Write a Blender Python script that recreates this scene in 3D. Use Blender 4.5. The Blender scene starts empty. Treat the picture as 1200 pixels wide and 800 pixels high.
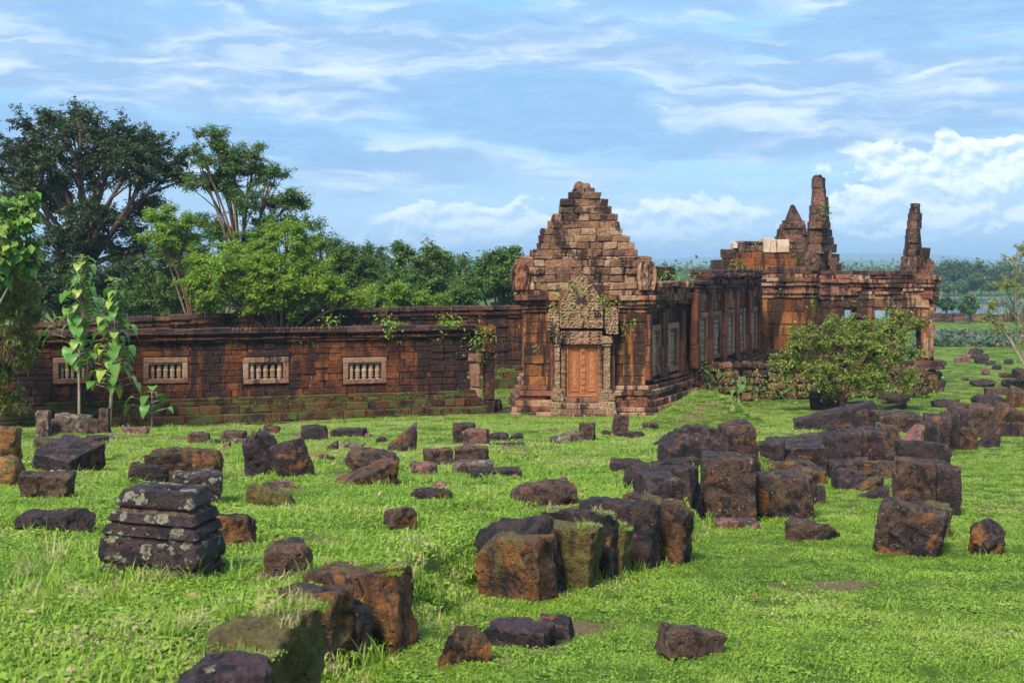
import bpy, bmesh, math, random
import numpy as np
from mathutils import Vector, Matrix

sc = bpy.context.scene
R = math.radians
rng = np.random.default_rng(11)
random.seed(5)

# ------------------------------------------------------------------ camera
F, HY, CX = 1500.0, 315.0, 600.0         # focal length and horizon of the photograph, in its own pixels (1200x800)
cam = bpy.data.cameras.new('camera')
cam_ob = bpy.data.objects.new('camera', cam)
sc.collection.objects.link(cam_ob)
cam_ob.location = (0, 0, 0)
cam_ob.rotation_euler = (R(90), 0, 0)
cam.sensor_width = 36.0
cam.lens = 36.0 * F / 1200.0
cam.shift_y = -(400.0 - HY) / 1200.0
cam.clip_start = 0.1
cam.clip_end = 30000
cam.dof.use_dof = True
cam.dof.focus_distance = 38.0
cam.dof.aperture_fstop = 7.0
sc.camera = cam_ob

# ------------------------------------------------------------------ exposure, sun, sky
sc.view_settings.view_transform = 'Standard'
sc.view_settings.look = 'None'
sc.view_settings.exposure = 1.5
sc.view_settings.gamma = 1.0
sc.view_settings.use_curve_mapping = False

SUN = Vector((-0.36, -0.74, 0.86)).normalized()     # towards the sun: behind the camera, to the left
sun = bpy.data.lights.new('sun', 'SUN')
sun.energy = 2.25
sun.angle = R(16)
sun.color = (1.0, 0.94, 0.84)
sun_ob = bpy.data.objects.new('sun', sun)
sun_ob.rotation_euler = (-SUN).to_track_quat('-Z', 'Y').to_euler()
sc.collection.objects.link(sun_ob)

world = bpy.data.worlds.new('World')
sc.world = world
world.use_nodes = True


class NT:
    """small helper for wiring node trees"""
    def __init__(self, tree):
        self.t = tree
        for n in list(tree.nodes):
            tree.nodes.remove(n)

    def n(self, kind, **kw):
        nd = self.t.nodes.new(kind)
        for k, v in kw.items():
            setattr(nd, k, v)
        return nd

    def link(self, a, b):
        self.t.links.new(a, b)

    def put(self, sock, v):
        if isinstance(v, bpy.types.NodeSocket):
            self.link(v, sock)
        elif isinstance(v, (tuple, list)):
            v = tuple(v)
            if len(sock.default_value) == 4 and len(v) == 3:
                v = v + (1.0,)
            sock.default_value = v
        else:
            sock.default_value = v

    def math(self, op, a, b=0.0, c=0.0, clamp=False):
        m = self.n('ShaderNodeMath', operation=op, use_clamp=clamp)
        self.put(m.inputs[0], a); self.put(m.inputs[1], b); self.put(m.inputs[2], c)
        return m.outputs[0]

    def vmath(self, op, a, b=(0, 0, 0)):
        m = self.n('ShaderNodeVectorMath', operation=op)
        self.put(m.inputs[0], a); self.put(m.inputs[1], b)
        return m.outputs[0]

    def mix(self, f, a, b, mode='MIX'):
        m = self.n('ShaderNodeMix', data_type='RGBA', blend_type=mode)
        self.put(m.inputs[0], f); self.put(m.inputs[6], a); self.put(m.inputs[7], b)
        return m.outputs[2]

    def noise(self, vec, scale=1.0, detail=4.0, rough=0.55, dist=0.0, col=False):
        m = self.n('ShaderNodeTexNoise')
        self.put(m.inputs['Vector'], vec); m.inputs['Scale'].default_value = scale
        m.inputs['Detail'].default_value = detail; m.inputs['Roughness'].default_value = rough
        m.inputs['Distortion'].default_value = dist
        return m.outputs['Color'] if col else m.outputs['Fac']

    def step(self, x, a, b, smooth=True):
        m = self.n('ShaderNodeMapRange', interpolation_type='SMOOTHSTEP' if smooth else 'LINEAR', clamp=True)
        self.put(m.inputs[0], x); m.inputs[1].default_value = a; m.inputs[2].default_value = b
        m.inputs[3].default_value = 0; m.inputs[4].default_value = 1
        return m.outputs[0]

    def ramp(self, f, stops, interp='LINEAR'):
        m = self.n('ShaderNodeValToRGB')
        cr = m.color_ramp
        cr.interpolation = interp
        while len(cr.elements) < len(stops):
            cr.elements.new(0.5)
        for e, (p, c) in zip(cr.elements, stops):
            e.position = p
            e.color = tuple(c) + (1.0,)
        self.put(m.inputs[0], f)
        return m.outputs[0]

    def mapping(self, vec, scale=(1, 1, 1), loc=(0, 0, 0), rot=(0, 0, 0)):
        m = self.n('ShaderNodeMapping')
        self.put(m.inputs[0], vec); m.inputs[1].default_value = loc; m.inputs[2].default_value = rot
        m.inputs[3].default_value = scale
        return m.outputs[0]


# the sky: a Nishita sky seen between layers of cloud that lie at fixed compass bearings
W = NT(world.node_tree)
w_out = W.n('ShaderNodeOutputWorld')
w_bg = W.n('ShaderNodeBackground')
W.link(w_bg.outputs[0], w_out.inputs[0])
sky = W.n('ShaderNodeTexSky', sky_type='NISHITA', sun_disc=False)
sky.sun_elevation = math.asin(SUN.z)
sky.sun_rotation = math.atan2(SUN.x, SUN.y)
sky.altitude = 0; sky.air_density = 1.0; sky.dust_density = 1.0; sky.ozone_density = 2.0
tc = W.n('ShaderNodeTexCoord')
D = tc.outputs['Generated']
sep = W.n('ShaderNodeSeparateXYZ'); W.link(D, sep.inputs[0])
SX, SY, SZ = sep.outputs
az = W.math('ARCTAN2', SX, SY)                      # compass bearing, 0 = straight ahead
el = W.math('ARCSINE', SZ)
comb = W.n('ShaderNodeCombineXYZ')
W.link(az, comb.inputs[0]); W.link(el, comb.inputs[1])
AE = comb.outputs[0]


def blob(px, py, rx, ry, rot=0.0, warp=None):
    """soft patch of sky round a bearing and height given through the photograph's pixels"""
    a0, e0 = math.atan2(px - CX, F), math.atan((HY - py) / F)
    v = W.vmath('SUBTRACT', warp if warp is not None else AE, (a0, e0, 0))
    v = W.mapping(v, rot=(0, 0, rot))
    v = W.vmath('MULTIPLY', v, (F / rx, F / ry, 0))
    l = W.n('ShaderNodeVectorMath', operation='LENGTH'); W.link(v, l.inputs[0])
    return W.math('SUBTRACT', 1.0, W.step(l.outputs['Value'], 0.15, 1.0))


def add(*xs):
    r = xs[0]
    for x in xs[1:]:
        r = W.math('ADD', r, x)
    return r


wn = W.noise(W.vmath('MULTIPLY', AE, (10, 26, 1)), 1.0, 5, 0.6, col=True)
warp = W.vmath('ADD', AE, W.vmath('MULTIPLY', W.vmath('SUBTRACT', wn, (0.5, 0.5, 0.5)), (0.10, 0.035, 0)))
K = 6.0
nish = W.mix(0.6, sky.outputs[0], (0.13 * K, 0.44 * K, 0.80 * K))
# broad high cloud, stretched along the horizon
f1 = W.noise(W.mapping(warp, (6.5, 34, 1), (1.7, 0.3, 0)), 1.0, 10, 0.54, 0.4)
f2 = W.noise(W.mapping(warp, (16, 120, 1), (4.1, 2.2, 0), (0, 0, R(-5))), 1.0, 9, 0.56, 0.5)
white_bias = add(W.math('MULTIPLY', blob(280, 90, 420, 60), 0.30), W.math('MULTIPLY', blob(930, 150, 420, 60), 0.22),
                 W.math('MULTIPLY', blob(560, 60, 420, 45), 0.22), W.math('MULTIPLY', blob(1000, 100, 330, 40), 0.16),
                 W.math('MULTIPLY', blob(420, 205, 110, 60), 0.22), W.math('MULTIPLY', blob(1080, 30, 60, 30), 0.1))
blue_bias = add(W.math('MULTIPLY', blob(640, 130, 260, 80, 0.12, warp), 0.20), W.math('MULTIPLY', blob(830, 40, 120, 40), 0.10),
                W.math('MULTIPLY', blob(1010, 270, 360, 60), 0.05), W.math('MULTIPLY', blob(520, 245, 200, 40), 0.18),
                W.math('MULTIPLY', blob(900, 215, 200, 40), 0.14))
c1 = W.math('SUBTRACT', W.math('ADD', W.math('ADD', W.math('MULTIPLY', f1, 0.65), W.math('MULTIPLY', f2, 0.4)), white_bias), blue_bias)
hi = W.step(c1, 0.34, 0.66)
f5 = W.noise(W.mapping(warp, (9, 55, 1), (7.7, 1.1, 0)), 1.0, 10, 0.56, 0.5)
f6 = W.noise(W.mapping(warp, (30, 210, 1), (1.7, 8.1, 0), (0, 0, R(-7))), 1.0, 8, 0.56, 0.4)
shade = W.step(W.math('ADD', W.math('MULTIPLY', f5, 0.86), W.math('MULTIPLY', f6, 0.16)), 0.43, 0.68)
cl = W.mix(shade, (0.29 * K, 0.45 * K, 0.68 * K), (0.70 * K, 0.80 * K, 0.93 * K))
col = W.mix(W.math('MULTIPLY', hi, 0.92), nish, cl)
# thin slate-coloured streaks of stratus
f3 = W.noise(W.mapping(warp, (10, 85, 1), (9.3, 5.1, 0), (0, 0, R(4))), 1.0, 10, 0.62, 0.7)
st = add(W.math('MULTIPLY', blob(625, 128, 260, 72, 0.1, warp), 0.50), W.math('MULTIPLY', blob(345, 168, 165, 38, 0.14, warp), 0.52), W.math('MULTIPLY', blob(1080, 35, 280, 42, -0.1, warp), 0.42),
         W.math('MULTIPLY', blob(110, 45, 110, 32, 0, warp), 0.42), W.math('MULTIPLY', blob(330, 90, 90, 18, -0.1, warp), 0.26),
         W.math('MULTIPLY', blob(60, 160, 260, 44, 0, warp), 0.38), W.math('MULTIPLY', blob(560, 25, 330, 30, 0, warp), 0.18),
         W.math('MULTIPLY', blob(830, 170, 110, 18, -0.1, warp), 0.24), W.math('MULTIPLY', blob(750, 48, 50, 10, 0, warp), 0.25),
         W.math('MULTIPLY', blob(880, 250, 300, 14, 0, warp), 0.1))
st = W.step(W.math('ADD', W.math('MULTIPLY', f3, 0.85), W.math('MULTIPLY', st, 1.1)), 0.50, 0.76)
col = W.mix(W.math('MULTIPLY', st, 0.92), col, W.mix(f6, (0.16 * K, 0.36 * K, 0.62 * K), (0.36 * K, 0.56 * K, 0.80 * K)))
# pale air low down
low = W.math('SUBTRACT', 1.0, W.step(el, 0.0, 0.085))
col = W.mix(W.math('MULTIPLY', low, 0.55), col, (0.70 * K, 0.90 * K, 1.02 * K))
# heaped cumulus low over the horizon
f4 = W.noise(W.mapping(AE, (26, 42, 1), (2.2, 7.7, 0)), 1.0, 10, 0.58, 0.25)
f4b = W.noise(W.mapping(AE, (26, 42, 1), (2.14, 7.92, 0)), 1.0, 10, 0.58, 0.25)
cb = add(W.math('MULTIPLY', blob(1100, 225, 190, 85), 0.40), W.math('MULTIPLY', blob(560, 262, 170, 50), 0.33),
         W.math('MULTIPLY', blob(790, 258, 140, 48), 0.33), W.math('MULTIPLY', blob(1215, 215, 130, 60), 0.30),
         W.math('MULTIPLY', blob(900, 268, 160, 26), 0.18), W.math('MULTIPLY', blob(460, 280, 100, 22), 0.22))
cu = W.step(add(W.math('MULTIPLY', f4, 2.2), W.math('MULTIPLY', cb, 1.7), -1.34), 0.0, 0.13)
cu = W.math('MULTIPLY', cu, W.step(cb, 0.03, 0.14))
lit = W.step(W.math('SUBTRACT', f4, f4b), -0.12, 0.10)
cu_col = W.mix(lit, (0.52 * K, 0.70 * K, 0.92 * K), (1.08 * K, 1.12 * K, 1.16 * K))
col = W.mix(W.math('MULTIPLY', cu, 0.85), col, cu_col)
W.link(col, w_bg.inputs[0])
w_bg.inputs[1].default_value = 0.079

# ------------------------------------------------------------------ numpy noise
_perm = np.random.default_rng(3).random(65536)


def _h(ix, iy, iz):
    return _perm[(ix * 73856093 ^ iy * 19349663 ^ iz * 83492791) & 65535]


def vnoise(p):
    """value noise in [-1,1]; p is (n,3)"""
    i = np.floor(p).astype(np.int64)
    f = p - i
    u = f * f * f * (f * (f * 6 - 15) + 10)
    x, y, z = i.T
    ux, uy, uz = u.T
    def L(a, b, t): return a + (b - a) * t
    r = L(L(L(_h(x, y, z), _h(x + 1, y, z), ux), L(_h(x, y + 1, z), _h(x + 1, y + 1, z), ux), uy),
          L(L(_h(x, y, z + 1), _h(x + 1, y, z + 1), ux), L(_h(x, y + 1, z + 1), _h(x + 1, y + 1, z + 1), ux), uy), uz)
    return r * 2 - 1


def fbm(p, octv=4, gain=0.5):
    s, a, t = 0.0, 1.0, 0.0
    for k in range(octv):
        s = s + a * vnoise(p * (2.03 ** k) + 17.3 * k)
        t += a
        a *= gain
    return s / t


def sstep(x, a, b):
    t = np.clip((x - a) / (b - a), 0, 1)
    return t * t * (3 - 2 * t)


# ------------------------------------------------------------------ the lie of the land
_PY = np.array([-40, 0, 4, 7, 10, 15, 20, 28, 35, 44, 50, 60, 80, 120, 200, 230, 260, 400, 430, 1000, 12000], float)
_PZ = np.array([0.6, -1.25, -1.57, -1.84, -2.12, -2.58, -3.05, -3.78, -4.38, -5.25, -5.73, -6.05, -6.55, -7.3, -8.25, -8.6, -8.8, -8.9, -8.7, -8.6, -8.6])


def zbase(y):
    return np.interp(y, _PY, _PZ)


STEP = 0.36


def _solve(px, py, drop):
    ys = np.geomspace(2.5, 120, 4000)
    zz = zbase(ys) - drop
    pyy = HY + F * (-zz) / ys
    k = np.argmin(np.abs(pyy - py))
    return ((px - CX) / F * ys[k], ys[k])


_LINE = np.array([_solve(px, py, STEP) for px, py in ((250, 990), (330, 870), (405, 806), (490, 768), (536, 722), (575, 692), (648, 690), (725, 684), (795, 650),
                                                       (842, 600), (900, 566), (1000, 550), (1095, 532), (1200, 503), (1420, 460))])


def line_dist(x, y):
    """signed distance to the line of tumbled blocks; positive on the lower, right-hand lawn"""
    best = np.full(x.shape, 1e9); sign = np.zeros(x.shape)
    for (ax, ay), (bx, by) in zip(_LINE[:-1], _LINE[1:]):
        dx, dy = bx - ax, by - ay
        t = np.clip(((x - ax) * dx + (y - ay) * dy) / (dx * dx + dy * dy), 0, 1)
        ex, ey = x - (ax + t * dx), y - (ay + t * dy)
        d = np.hypot(ex, ey)
        s = np.sign((x - ax) * dy - (y - ay) * dx)
        up = d < best - 1e-9
        best = np.where(up, d, best); sign = np.where(up, s, sign)
    return best * sign


MOUND = (((828 - CX) / F * 36.5), 36.5)


def ground(x, y, rough=True):
    x = np.atleast_1d(np.asarray(x, float)); y = np.atleast_1d(np.asarray(y, float))
    z = zbase(y)
    d = line_dist(x, y)
    z = z - STEP * sstep(d, -0.50, -0.06) * (1 - sstep(y, 30, 60))
    z = z - 0.33 * sstep(-x, 2, 14) * sstep(y, 34, 43) * (1 - sstep(y, 52, 64))
    r2 = ((x - MOUND[0]) / 1.25) ** 2 + ((y - MOUND[1]) / 1.5) ** 2
    z = z + 1.0 * np.exp(-r2 * 0.9)
    # the lake basin, to the right beyond the ruins
    lake = sstep(x + (y - 220) * 0.1, 38, 52) * sstep(y, 224, 232) * (1 - sstep(y, 396, 404))
    z = z - 1.5 * lake
    if rough:
        p = np.stack([x, y, np.zeros_like(x)], -1)
        z = z + (0.07 + 0.03 * (d < 0)) * fbm(p * 0.45, 3) * sstep(y, 2, 8) + 0.025 * fbm(p * 2.3, 2) * (y < 60)
    return z


def G(x, y):
    return float(ground(x, y)[0])


def hit(px, py):
    """where the sight line through a pixel of the photograph meets the ground"""
    ys = np.geomspace(2.2, 400, 6000)
    xs = (px - CX) / F * ys
    zs = (HY - py) / F * ys
    gz = ground(xs, ys, False)
    k = int(np.argmax(zs <= gz))
    return xs[k], ys[k], gz[k]


def P(px, py, y):
    return Vector(((px - CX) / F * y, y, (HY - py) / F * y))


# ------------------------------------------------------------------ linking things
COL = sc.collection


def set_props(o, label=None, cat=None, group=None, kind=None):
    for k, v in (('label', label), ('category', cat), ('group', group), ('kind', kind)):
        if v:
            o[k] = v
    return o


def empty(name, loc, label, cat, group=None):
    o = bpy.data.objects.new(name, None)
    o.empty_display_size = 0.3
    o.location = loc
    COL.objects.link(o)
    return set_props(o, label, cat, group, 'thing')


def mesh_np(name, V, faces, mat, parent=None, face_attr=None, smooth=False):
    """faces: (n,4) or (n,3) array, or a list of such arrays"""
    V = np.asarray(V, np.float32)
    fl = faces if isinstance(faces, list) else [faces]
    fl = [np.asarray(f, np.int32) for f in fl if len(f)]
    me = bpy.data.meshes.new(name)
    me.vertices.add(len(V))
    me.vertices.foreach_set('co', V.ravel())
    idx = np.concatenate([f.ravel() for f in fl])
    cnt = np.concatenate([np.full(len(f), f.shape[1], np.int32) for f in fl])
    st = np.concatenate([[0], np.cumsum(cnt)[:-1]]).astype(np.int32)
    me.loops.add(len(idx)); me.loops.foreach_set('vertex_index', idx)
    me.polygons.add(len(cnt)); me.polygons.foreach_set('loop_start', st)
    me.polygons.foreach_set('use_smooth', np.full(len(cnt), smooth))
    for k, vals in (face_attr or {}).items():
        a = me.attributes.new(k, 'FLOAT', 'FACE')
        a.data.foreach_set('value', np.asarray(vals, np.float32))
    me.update(calc_edges=True)
    if mat:
        me.materials.append(mat)
    o = bpy.data.objects.new(name, me)
    COL.objects.link(o)
    if parent is not None:
        root = parent
        m = Matrix()
        while root is not None:
            m = m @ Matrix.Translation(-root.location)
            root = root.parent
        o.parent = parent
        o.location = m.to_translation()
    return o


# ------------------------------------------------------------------ materials
def principled(name):
    m = bpy.data.materials.new(name)
    m.use_nodes = True
    t = NT(m.node_tree)
    out = t.n('ShaderNodeOutputMaterial')
    b = t.n('ShaderNodeBsdfPrincipled')
    t.link(b.outputs[0], out.inputs[0])
    return m, t, b, out


def bump(t, b, h, strength, dist):
    n = t.n('ShaderNodeBump')
    n.inputs['Strength'].default_value = strength
    n.inputs['Distance'].default_value = dist
    t.link(h, n.inputs['Height'])
    t.link(n.outputs[0], b.inputs['Normal'])


def stone_mat(name, base, second, dark, moss=0.3, orange=0.3, pale=0.12, speck=0.2, fine=9.0, streak=0.3, rough=0.75, rings=0.0):
    """weathered sandstone lying in the open: two body tones, black crust, rust and moss patches, pale lichen"""
    m, t, b, out = principled(name)
    oi = t.n('ShaderNodeObjectInfo')
    tcn = t.n('ShaderNodeTexCoord')
    off = t.n('ShaderNodeCombineXYZ')
    for k, s in enumerate((37.0, 91.0, 53.0)):
        t.link(t.math('MULTIPLY', oi.outputs['Random'], s), off.inputs[k])
    v = t.vmath('ADD', tcn.outputs['Object'], off.outputs[0])
    n1 = t.noise(v, 2.4, 11, 0.70, 0.4)
    n2 = t.noise(v, 5.5, 10, 0.74, 0.6)
    n3 = t.noise(v, 23.0, 6, 0.70)
    c = t.mix(t.step(n1, 0.47, 0.53), base, second)
    c = t.mix(t.step(n2, 0.50, 0.555), c, dark)
    n5 = t.noise(v, 60.0, 4, 0.7)
    c = t.mix(t.step(n5, 0.45, 0.75), c, t.mix(1.0, c, (1.9, 1.7, 1.5), 'MULTIPLY'))
    geo = t.n('ShaderNodeNewGeometry')
    sp = t.n('ShaderNodeSeparateXYZ'); t.link(geo.outputs['Normal'], sp.inputs[0])
    up = sp.outputs[2]
    # rust-coloured crust and moss
    o1 = t.noise(t.vmath('ADD', v, (3.1, 8.2, 1.7)), 3.1, 10, 0.74, 0.5)
    c = t.mix(t.step(o1, 0.67 - orange * 0.32, 0.735 - orange * 0.30), c, t.mix(n3, (0.12, 0.036, 0.008), (0.38, 0.15, 0.028)))
    m1 = t.noise(t.vmath('ADD', v, (7.1, 2.2, 9.7)), 2.6, 10, 0.74, 0.4)
    m1 = t.math('ADD', m1, t.math('MULTIPLY', up, 0.06))
    c = t.mix(t.step(m1, 0.72 - moss * 0.34, 0.79 - moss * 0.30), c, t.mix(n3, (0.07, 0.055, 0.010), (0.20, 0.15, 0.03)))
    # run marks down the sides
    sv = t.mapping(v, (9, 9, 1.0))
    s1 = t.noise(sv, 1.6, 4, 0.6)
    c = t.mix(t.math('MULTIPLY', t.step(s1, 0.52, 0.66), streak), c, dark)
    # pale lichen rings and specks
    p1 = t.noise(t.vmath('ADD', v, (1.3, 5.5, 4.4)), 6.5, 4, 0.5, 0.3)
    c = t.mix(t.step(p1, 0.76 - pale * 0.3, 0.80 - pale * 0.3), c, t.mix(n3, (0.20, 0.18, 0.12), (0.50, 0.46, 0.34)))
    if rings:                                            # crusty round lichens
        wv = t.vmath('ADD', v, t.vmath('MULTIPLY', t.noise(v, 17, 6, 0.7, col=True), (0.11, 0.11, 0.11)))
        vo = t.n('ShaderNodeTexVoronoi', feature='F1')
        t.put(vo.inputs['Vector'], t.mapping(wv, (1, 1, 1.5))); vo.inputs['Scale'].default_value = 12.0
        sc_ = t.n('ShaderNodeSeparateColor'); t.link(vo.outputs['Color'], sc_.inputs[0])
        rad = t.math('MULTIPLY', t.step(sc_.outputs[0], 1 - rings, 1 - rings + 0.35, False), 0.55)
        ins = t.step(t.math('SUBTRACT', rad, vo.outputs['Distance']), 0.0, 0.05)
        rim = t.step(t.math('SUBTRACT', rad, vo.outputs['Distance']), 0.03, 0.14)
        c = t.mix(t.math('MULTIPLY', ins, t.step(n3, 0.38, 0.50)), c, t.mix(rim, (0.46, 0.44, 0.33), t.mix(n3, (0.14, 0.13, 0.08), (0.36, 0.33, 0.22))))
    s2 = t.noise(v, 34.0, 3, 0.6)
    c = t.mix(t.math('MULTIPLY', t.step(s2, 0.66, 0.72), speck), c, (0.55, 0.44, 0.27))
    c = t.mix(t.step(n3, 0.3, 0.8), t.mix(0.45, c, (0, 0, 0)), c)
    edge = t.math('MULTIPLY', t.step(geo.outputs['Pointiness'], 0.515, 0.60), t.step(n3, 0.40, 0.6))
    c = t.mix(t.math('MULTIPLY', edge, 0.55), c, t.mix(0.5, second, (0.42, 0.26, 0.15)))  # chipped edges worn paler, doubling as a painted edge highlight
    t.link(c, b.inputs['Base Color'])
    t.link(t.ramp(n2, ((0.3, (rough - 0.12,) * 3), (0.7, (rough + 0.1,) * 3))), b.inputs['Roughness'])
    b.inputs['Specular IOR Level'].default_value = 0.4
    hsum = t.math('ADD', t.math('MULTIPLY', n2, 0.6), t.math('ADD', t.math('MULTIPLY', n3, 0.5), t.math('MULTIPLY', s2, 0.25)))
    hsum = t.math('ADD', hsum, t.math('MULTIPLY', s1, 0.25))
    hsum = t.math('ADD', hsum, t.math('MULTIPLY', n5, 0.35))
    pit = t.n('ShaderNodeTexVoronoi', feature='F1'); t.put(pit.inputs['Vector'], v); pit.inputs['Scale'].default_value = 26.0
    hsum = t.math('ADD', hsum, t.math('MULTIPLY', t.step(pit.outputs['Distance'], 0.05, 0.35), 0.30))
    bump(t, b, hsum, 1.0, 0.042)
    return m


PURPLE = stone_mat('purple_sandstone', (0.060, 0.029, 0.036), (0.030, 0.016, 0.020), (0.009, 0.0065, 0.008), 0.30, 0.36, 0.12, 0.45)
BLACK = stone_mat('blackened_sandstone', (0.030, 0.018, 0.018), (0.055, 0.027, 0.024), (0.007, 0.006, 0.007), 0.24, 0.30, 0.08, 0.4)
SPECK = stone_mat('speckled_sandstone', (0.048, 0.026, 0.024), (0.085, 0.045, 0.030), (0.010, 0.007, 0.008), 0.34, 0.42, 0.16, 1.0)
RUST = stone_mat('rust_stained_sandstone', (0.060, 0.026, 0.014), (0.12, 0.045, 0.016), (0.012, 0.008, 0.007), 0.50, 0.50, 0.06, 0.4, streak=0.5)
MOSSY = stone_mat('mossy_sandstone', (0.12, 0.065, 0.016), (0.10, 0.052, 0.018), (0.022, 0.013, 0.008), 1.0, 0.55, 0.06, 0.3, streak=0.6)
PINK = stone_mat('pink_sandstone', (0.30, 0.13, 0.10), (0.20, 0.09, 0.075), (0.06, 0.03, 0.025), 0.12, 0.2, 0.35, 0.3)
PALE = stone_mat('pale_sandstone', (0.26, 0.18, 0.13), (0.16, 0.10, 0.075), (0.045, 0.028, 0.022), 0.2, 0.2, 0.50, 0.4)
BROWN = stone_mat('brown_sandstone', (0.13, 0.072, 0.045), (0.085, 0.042, 0.027), (0.020, 0.012, 0.010), 0.28, 0.34, 0.14, 0.5)
OCHRE = stone_mat('ochre_sandstone', (0.36, 0.18, 0.04), (0.26, 0.115, 0.028), (0.06, 0.03, 0.012), 0.5, 0.6, 0.05, 0.2)
LICHEN = stone_mat('lichen_sandstone', (0.066, 0.034, 0.036), (0.036, 0.020, 0.020), (0.012, 0.008, 0.009), 0.08, 0.06, 0.05, 0.3, rings=0.55)


def wall_mat(name, tones, black=0.5, whitish=0.2, moss=0.25, streak=1.0, carved=0.0, var=0.62):
    """built masonry: every block takes a tone of its own (attribute 'rnd'); black crust runs down it, lichen dots it"""
    m, t, b, out = principled(name)
    tcn = t.n('ShaderNodeTexCoord')
    v = tcn.outputs['Object']
    at = t.n('ShaderNodeAttribute', attribute_name='rnd')
    r = at.outputs['Fac']
    n1 = t.noise(v, 1.1, 6, 0.62)
    n2 = t.noise(v, 6.0, 6, 0.66, 0.4)
    n3 = t.noise(v, 19.0, 4, 0.65)
    rr = t.math('ADD', t.math('MULTIPLY', r, var), t.math('MULTIPLY', t.math('SUBTRACT', t.math('ADD', n1, n2), 0.93 - 0.5 * var), 0.95 + 0.8 * (0.62 - var)), clamp=True)
    tones = [(min(q[0] * 1.22, .8), q[1] * 1.12, q[2]) for q in tones]
    k = len(tones) - 1
    c = t.ramp(rr, [(i / k, tones[i]) for i in range(k + 1)])
    # black crust: long runs from the top down
    s1 = t.noise(t.mapping(v, (1.15, 1.15, 0.16 if streak else 0.8)), 1.0, 6, 0.62, 0.5)
    s2 = t.noise(t.mapping(v, (4.6, 4.6, 0.55)), 1.0, 5, 0.62, 0.3)
    s = t.math('ADD', t.math('MULTIPLY', s1, 0.72), t.math('MULTIPLY', s2, 0.34))
    s = t.math('ADD', s, t.math('MULTIPLY', t.math('SUBTRACT', n3, 0.5), 0.10))
    crust = t.step(s, 0.655 - black * 0.26, 0.70 - black * 0.235)
    c = t.mix(t.math('MULTIPLY', crust, 0.88), c, t.mix(n2, (0.010, 0.007, 0.007), (0.040, 0.018, 0.014)))
    p1 = t.noise(t.mapping(t.vmath('ADD', v, (4, 9, 2)), (3.0, 3.0, 1.2)), 1.0, 7, 0.66)
    c = t.mix(t.step(p1, 0.74 - whitish * 0.3, 0.78 - whitish * 0.3), c, t.mix(n3, (0.22, 0.18, 0.13), (0.62, 0.55, 0.43)))
    n4 = t.noise(v, 42.0, 4, 0.7)
    c = t.mix(t.step(n4, 0.40, 0.70), t.mix(1.0, c, (0.5, 0.48, 0.48), 'MULTIPLY'), t.mix(1.0, c, (1.5, 1.45, 1.4), 'MULTIPLY'))
    sp4 = t.noise(t.vmath('ADD', v, (2, 2, 7)), 26.0, 3, 0.5)
    c = t.mix(t.math('MULTIPLY', t.step(sp4, 0.70 - whitish * 0.12, 0.73 - whitish * 0.12), 0.8), c, (0.50, 0.42, 0.32))
    g1 = t.noise(t.vmath('ADD', v, (14, 3, 8)), 1.6, 7, 0.7)
    c = t.mix(t.step(g1, 0.74 - moss * 0.32, 0.82 - moss * 0.3), c, t.mix(n3, (0.030, 0.034, 0.007), (0.13, 0.12, 0.025)))
    t.link(c, b.inputs['Base Color'])
    b.inputs['Roughness'].default_value = 0.85
    b.inputs['Specular IOR Level'].default_value = 0.3
    hh = t.math('ADD', n2, t.math('MULTIPLY', n3, 0.6))
    if carved:
        vo = t.n('ShaderNodeTexVoronoi', feature='SMOOTH_F1')
        t.put(vo.inputs['Vector'], t.vmath('ADD', v, t.vmath('MULTIPLY', t.noise(v, 4, 2, 0.5, col=True), (0.12, 0.12, 0.12))))
        vo.inputs['Scale'].default_value = 7.5
        ringw = t.math('SINE', t.math('MULTIPLY', vo.outputs['Distance'], 21.0))
        hh = t.math('ADD', hh, t.math('MULTIPLY', ringw, carved))
    bump(t, b, hh, 1.0, 0.06)
    return m


M_WING = wall_mat('dark_laterite', ((0.022, 0.009, 0.006), (0.055, 0.018, 0.008), (0.105, 0.034, 0.011), (0.21, 0.072, 0.018), (0.44, 0.17, 0.04)), 0.60, 0.14, 0.34, var=0.36)
M_STEP = wall_mat('mossy_laterite_steps', ((0.022, 0.010, 0.006), (0.045, 0.018, 0.008), (0.085, 0.034, 0.012), (0.15, 0.06, 0.02)), 0.45, 0.03, 0.86)
M_CAP = wall_mat('blackened_coping', ((0.022, 0.012, 0.013), (0.05, 0.024, 0.024), (0.09, 0.045, 0.037), (0.19, 0.085, 0.045)), 0.35, 0.14, 0.24)
M_PAV = wall_mat('red_sandstone_blocks', ((0.035, 0.018, 0.014), (0.11, 0.042, 0.024), (0.21, 0.085, 0.048), (0.30, 0.14, 0.08), (0.40, 0.28, 0.19)), 0.58, 0.30, 0.28)
M_PAVW = wall_mat('stained_pavilion_wall', ((0.03, 0.014, 0.009), (0.075, 0.027, 0.011), (0.17, 0.060, 0.016), (0.30, 0.12, 0.028), (0.40, 0.20, 0.08)), 0.78, 0.16, 0.22)
M_GABLE = wall_mat('gable_blocks', ((0.040, 0.024, 0.019), (0.10, 0.05, 0.032), (0.17, 0.095, 0.06), (0.27, 0.145, 0.09), (0.36, 0.26, 0.17)), 0.52, 0.34, 0.36, streak=0)
M_CARVE = wall_mat('carved_grey_sandstone', ((0.20, 0.13, 0.075), (0.32, 0.21, 0.125), (0.38, 0.27, 0.17)), 0.34, 0.34, 0.18, streak=0, carved=0.35)
M_FRAME = wall_mat('pinkish_window_stone', ((0.12, 0.055, 0.035), (0.24, 0.125, 0.08), (0.36, 0.24, 0.17)), 0.34, 0.36, 0.12)
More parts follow.
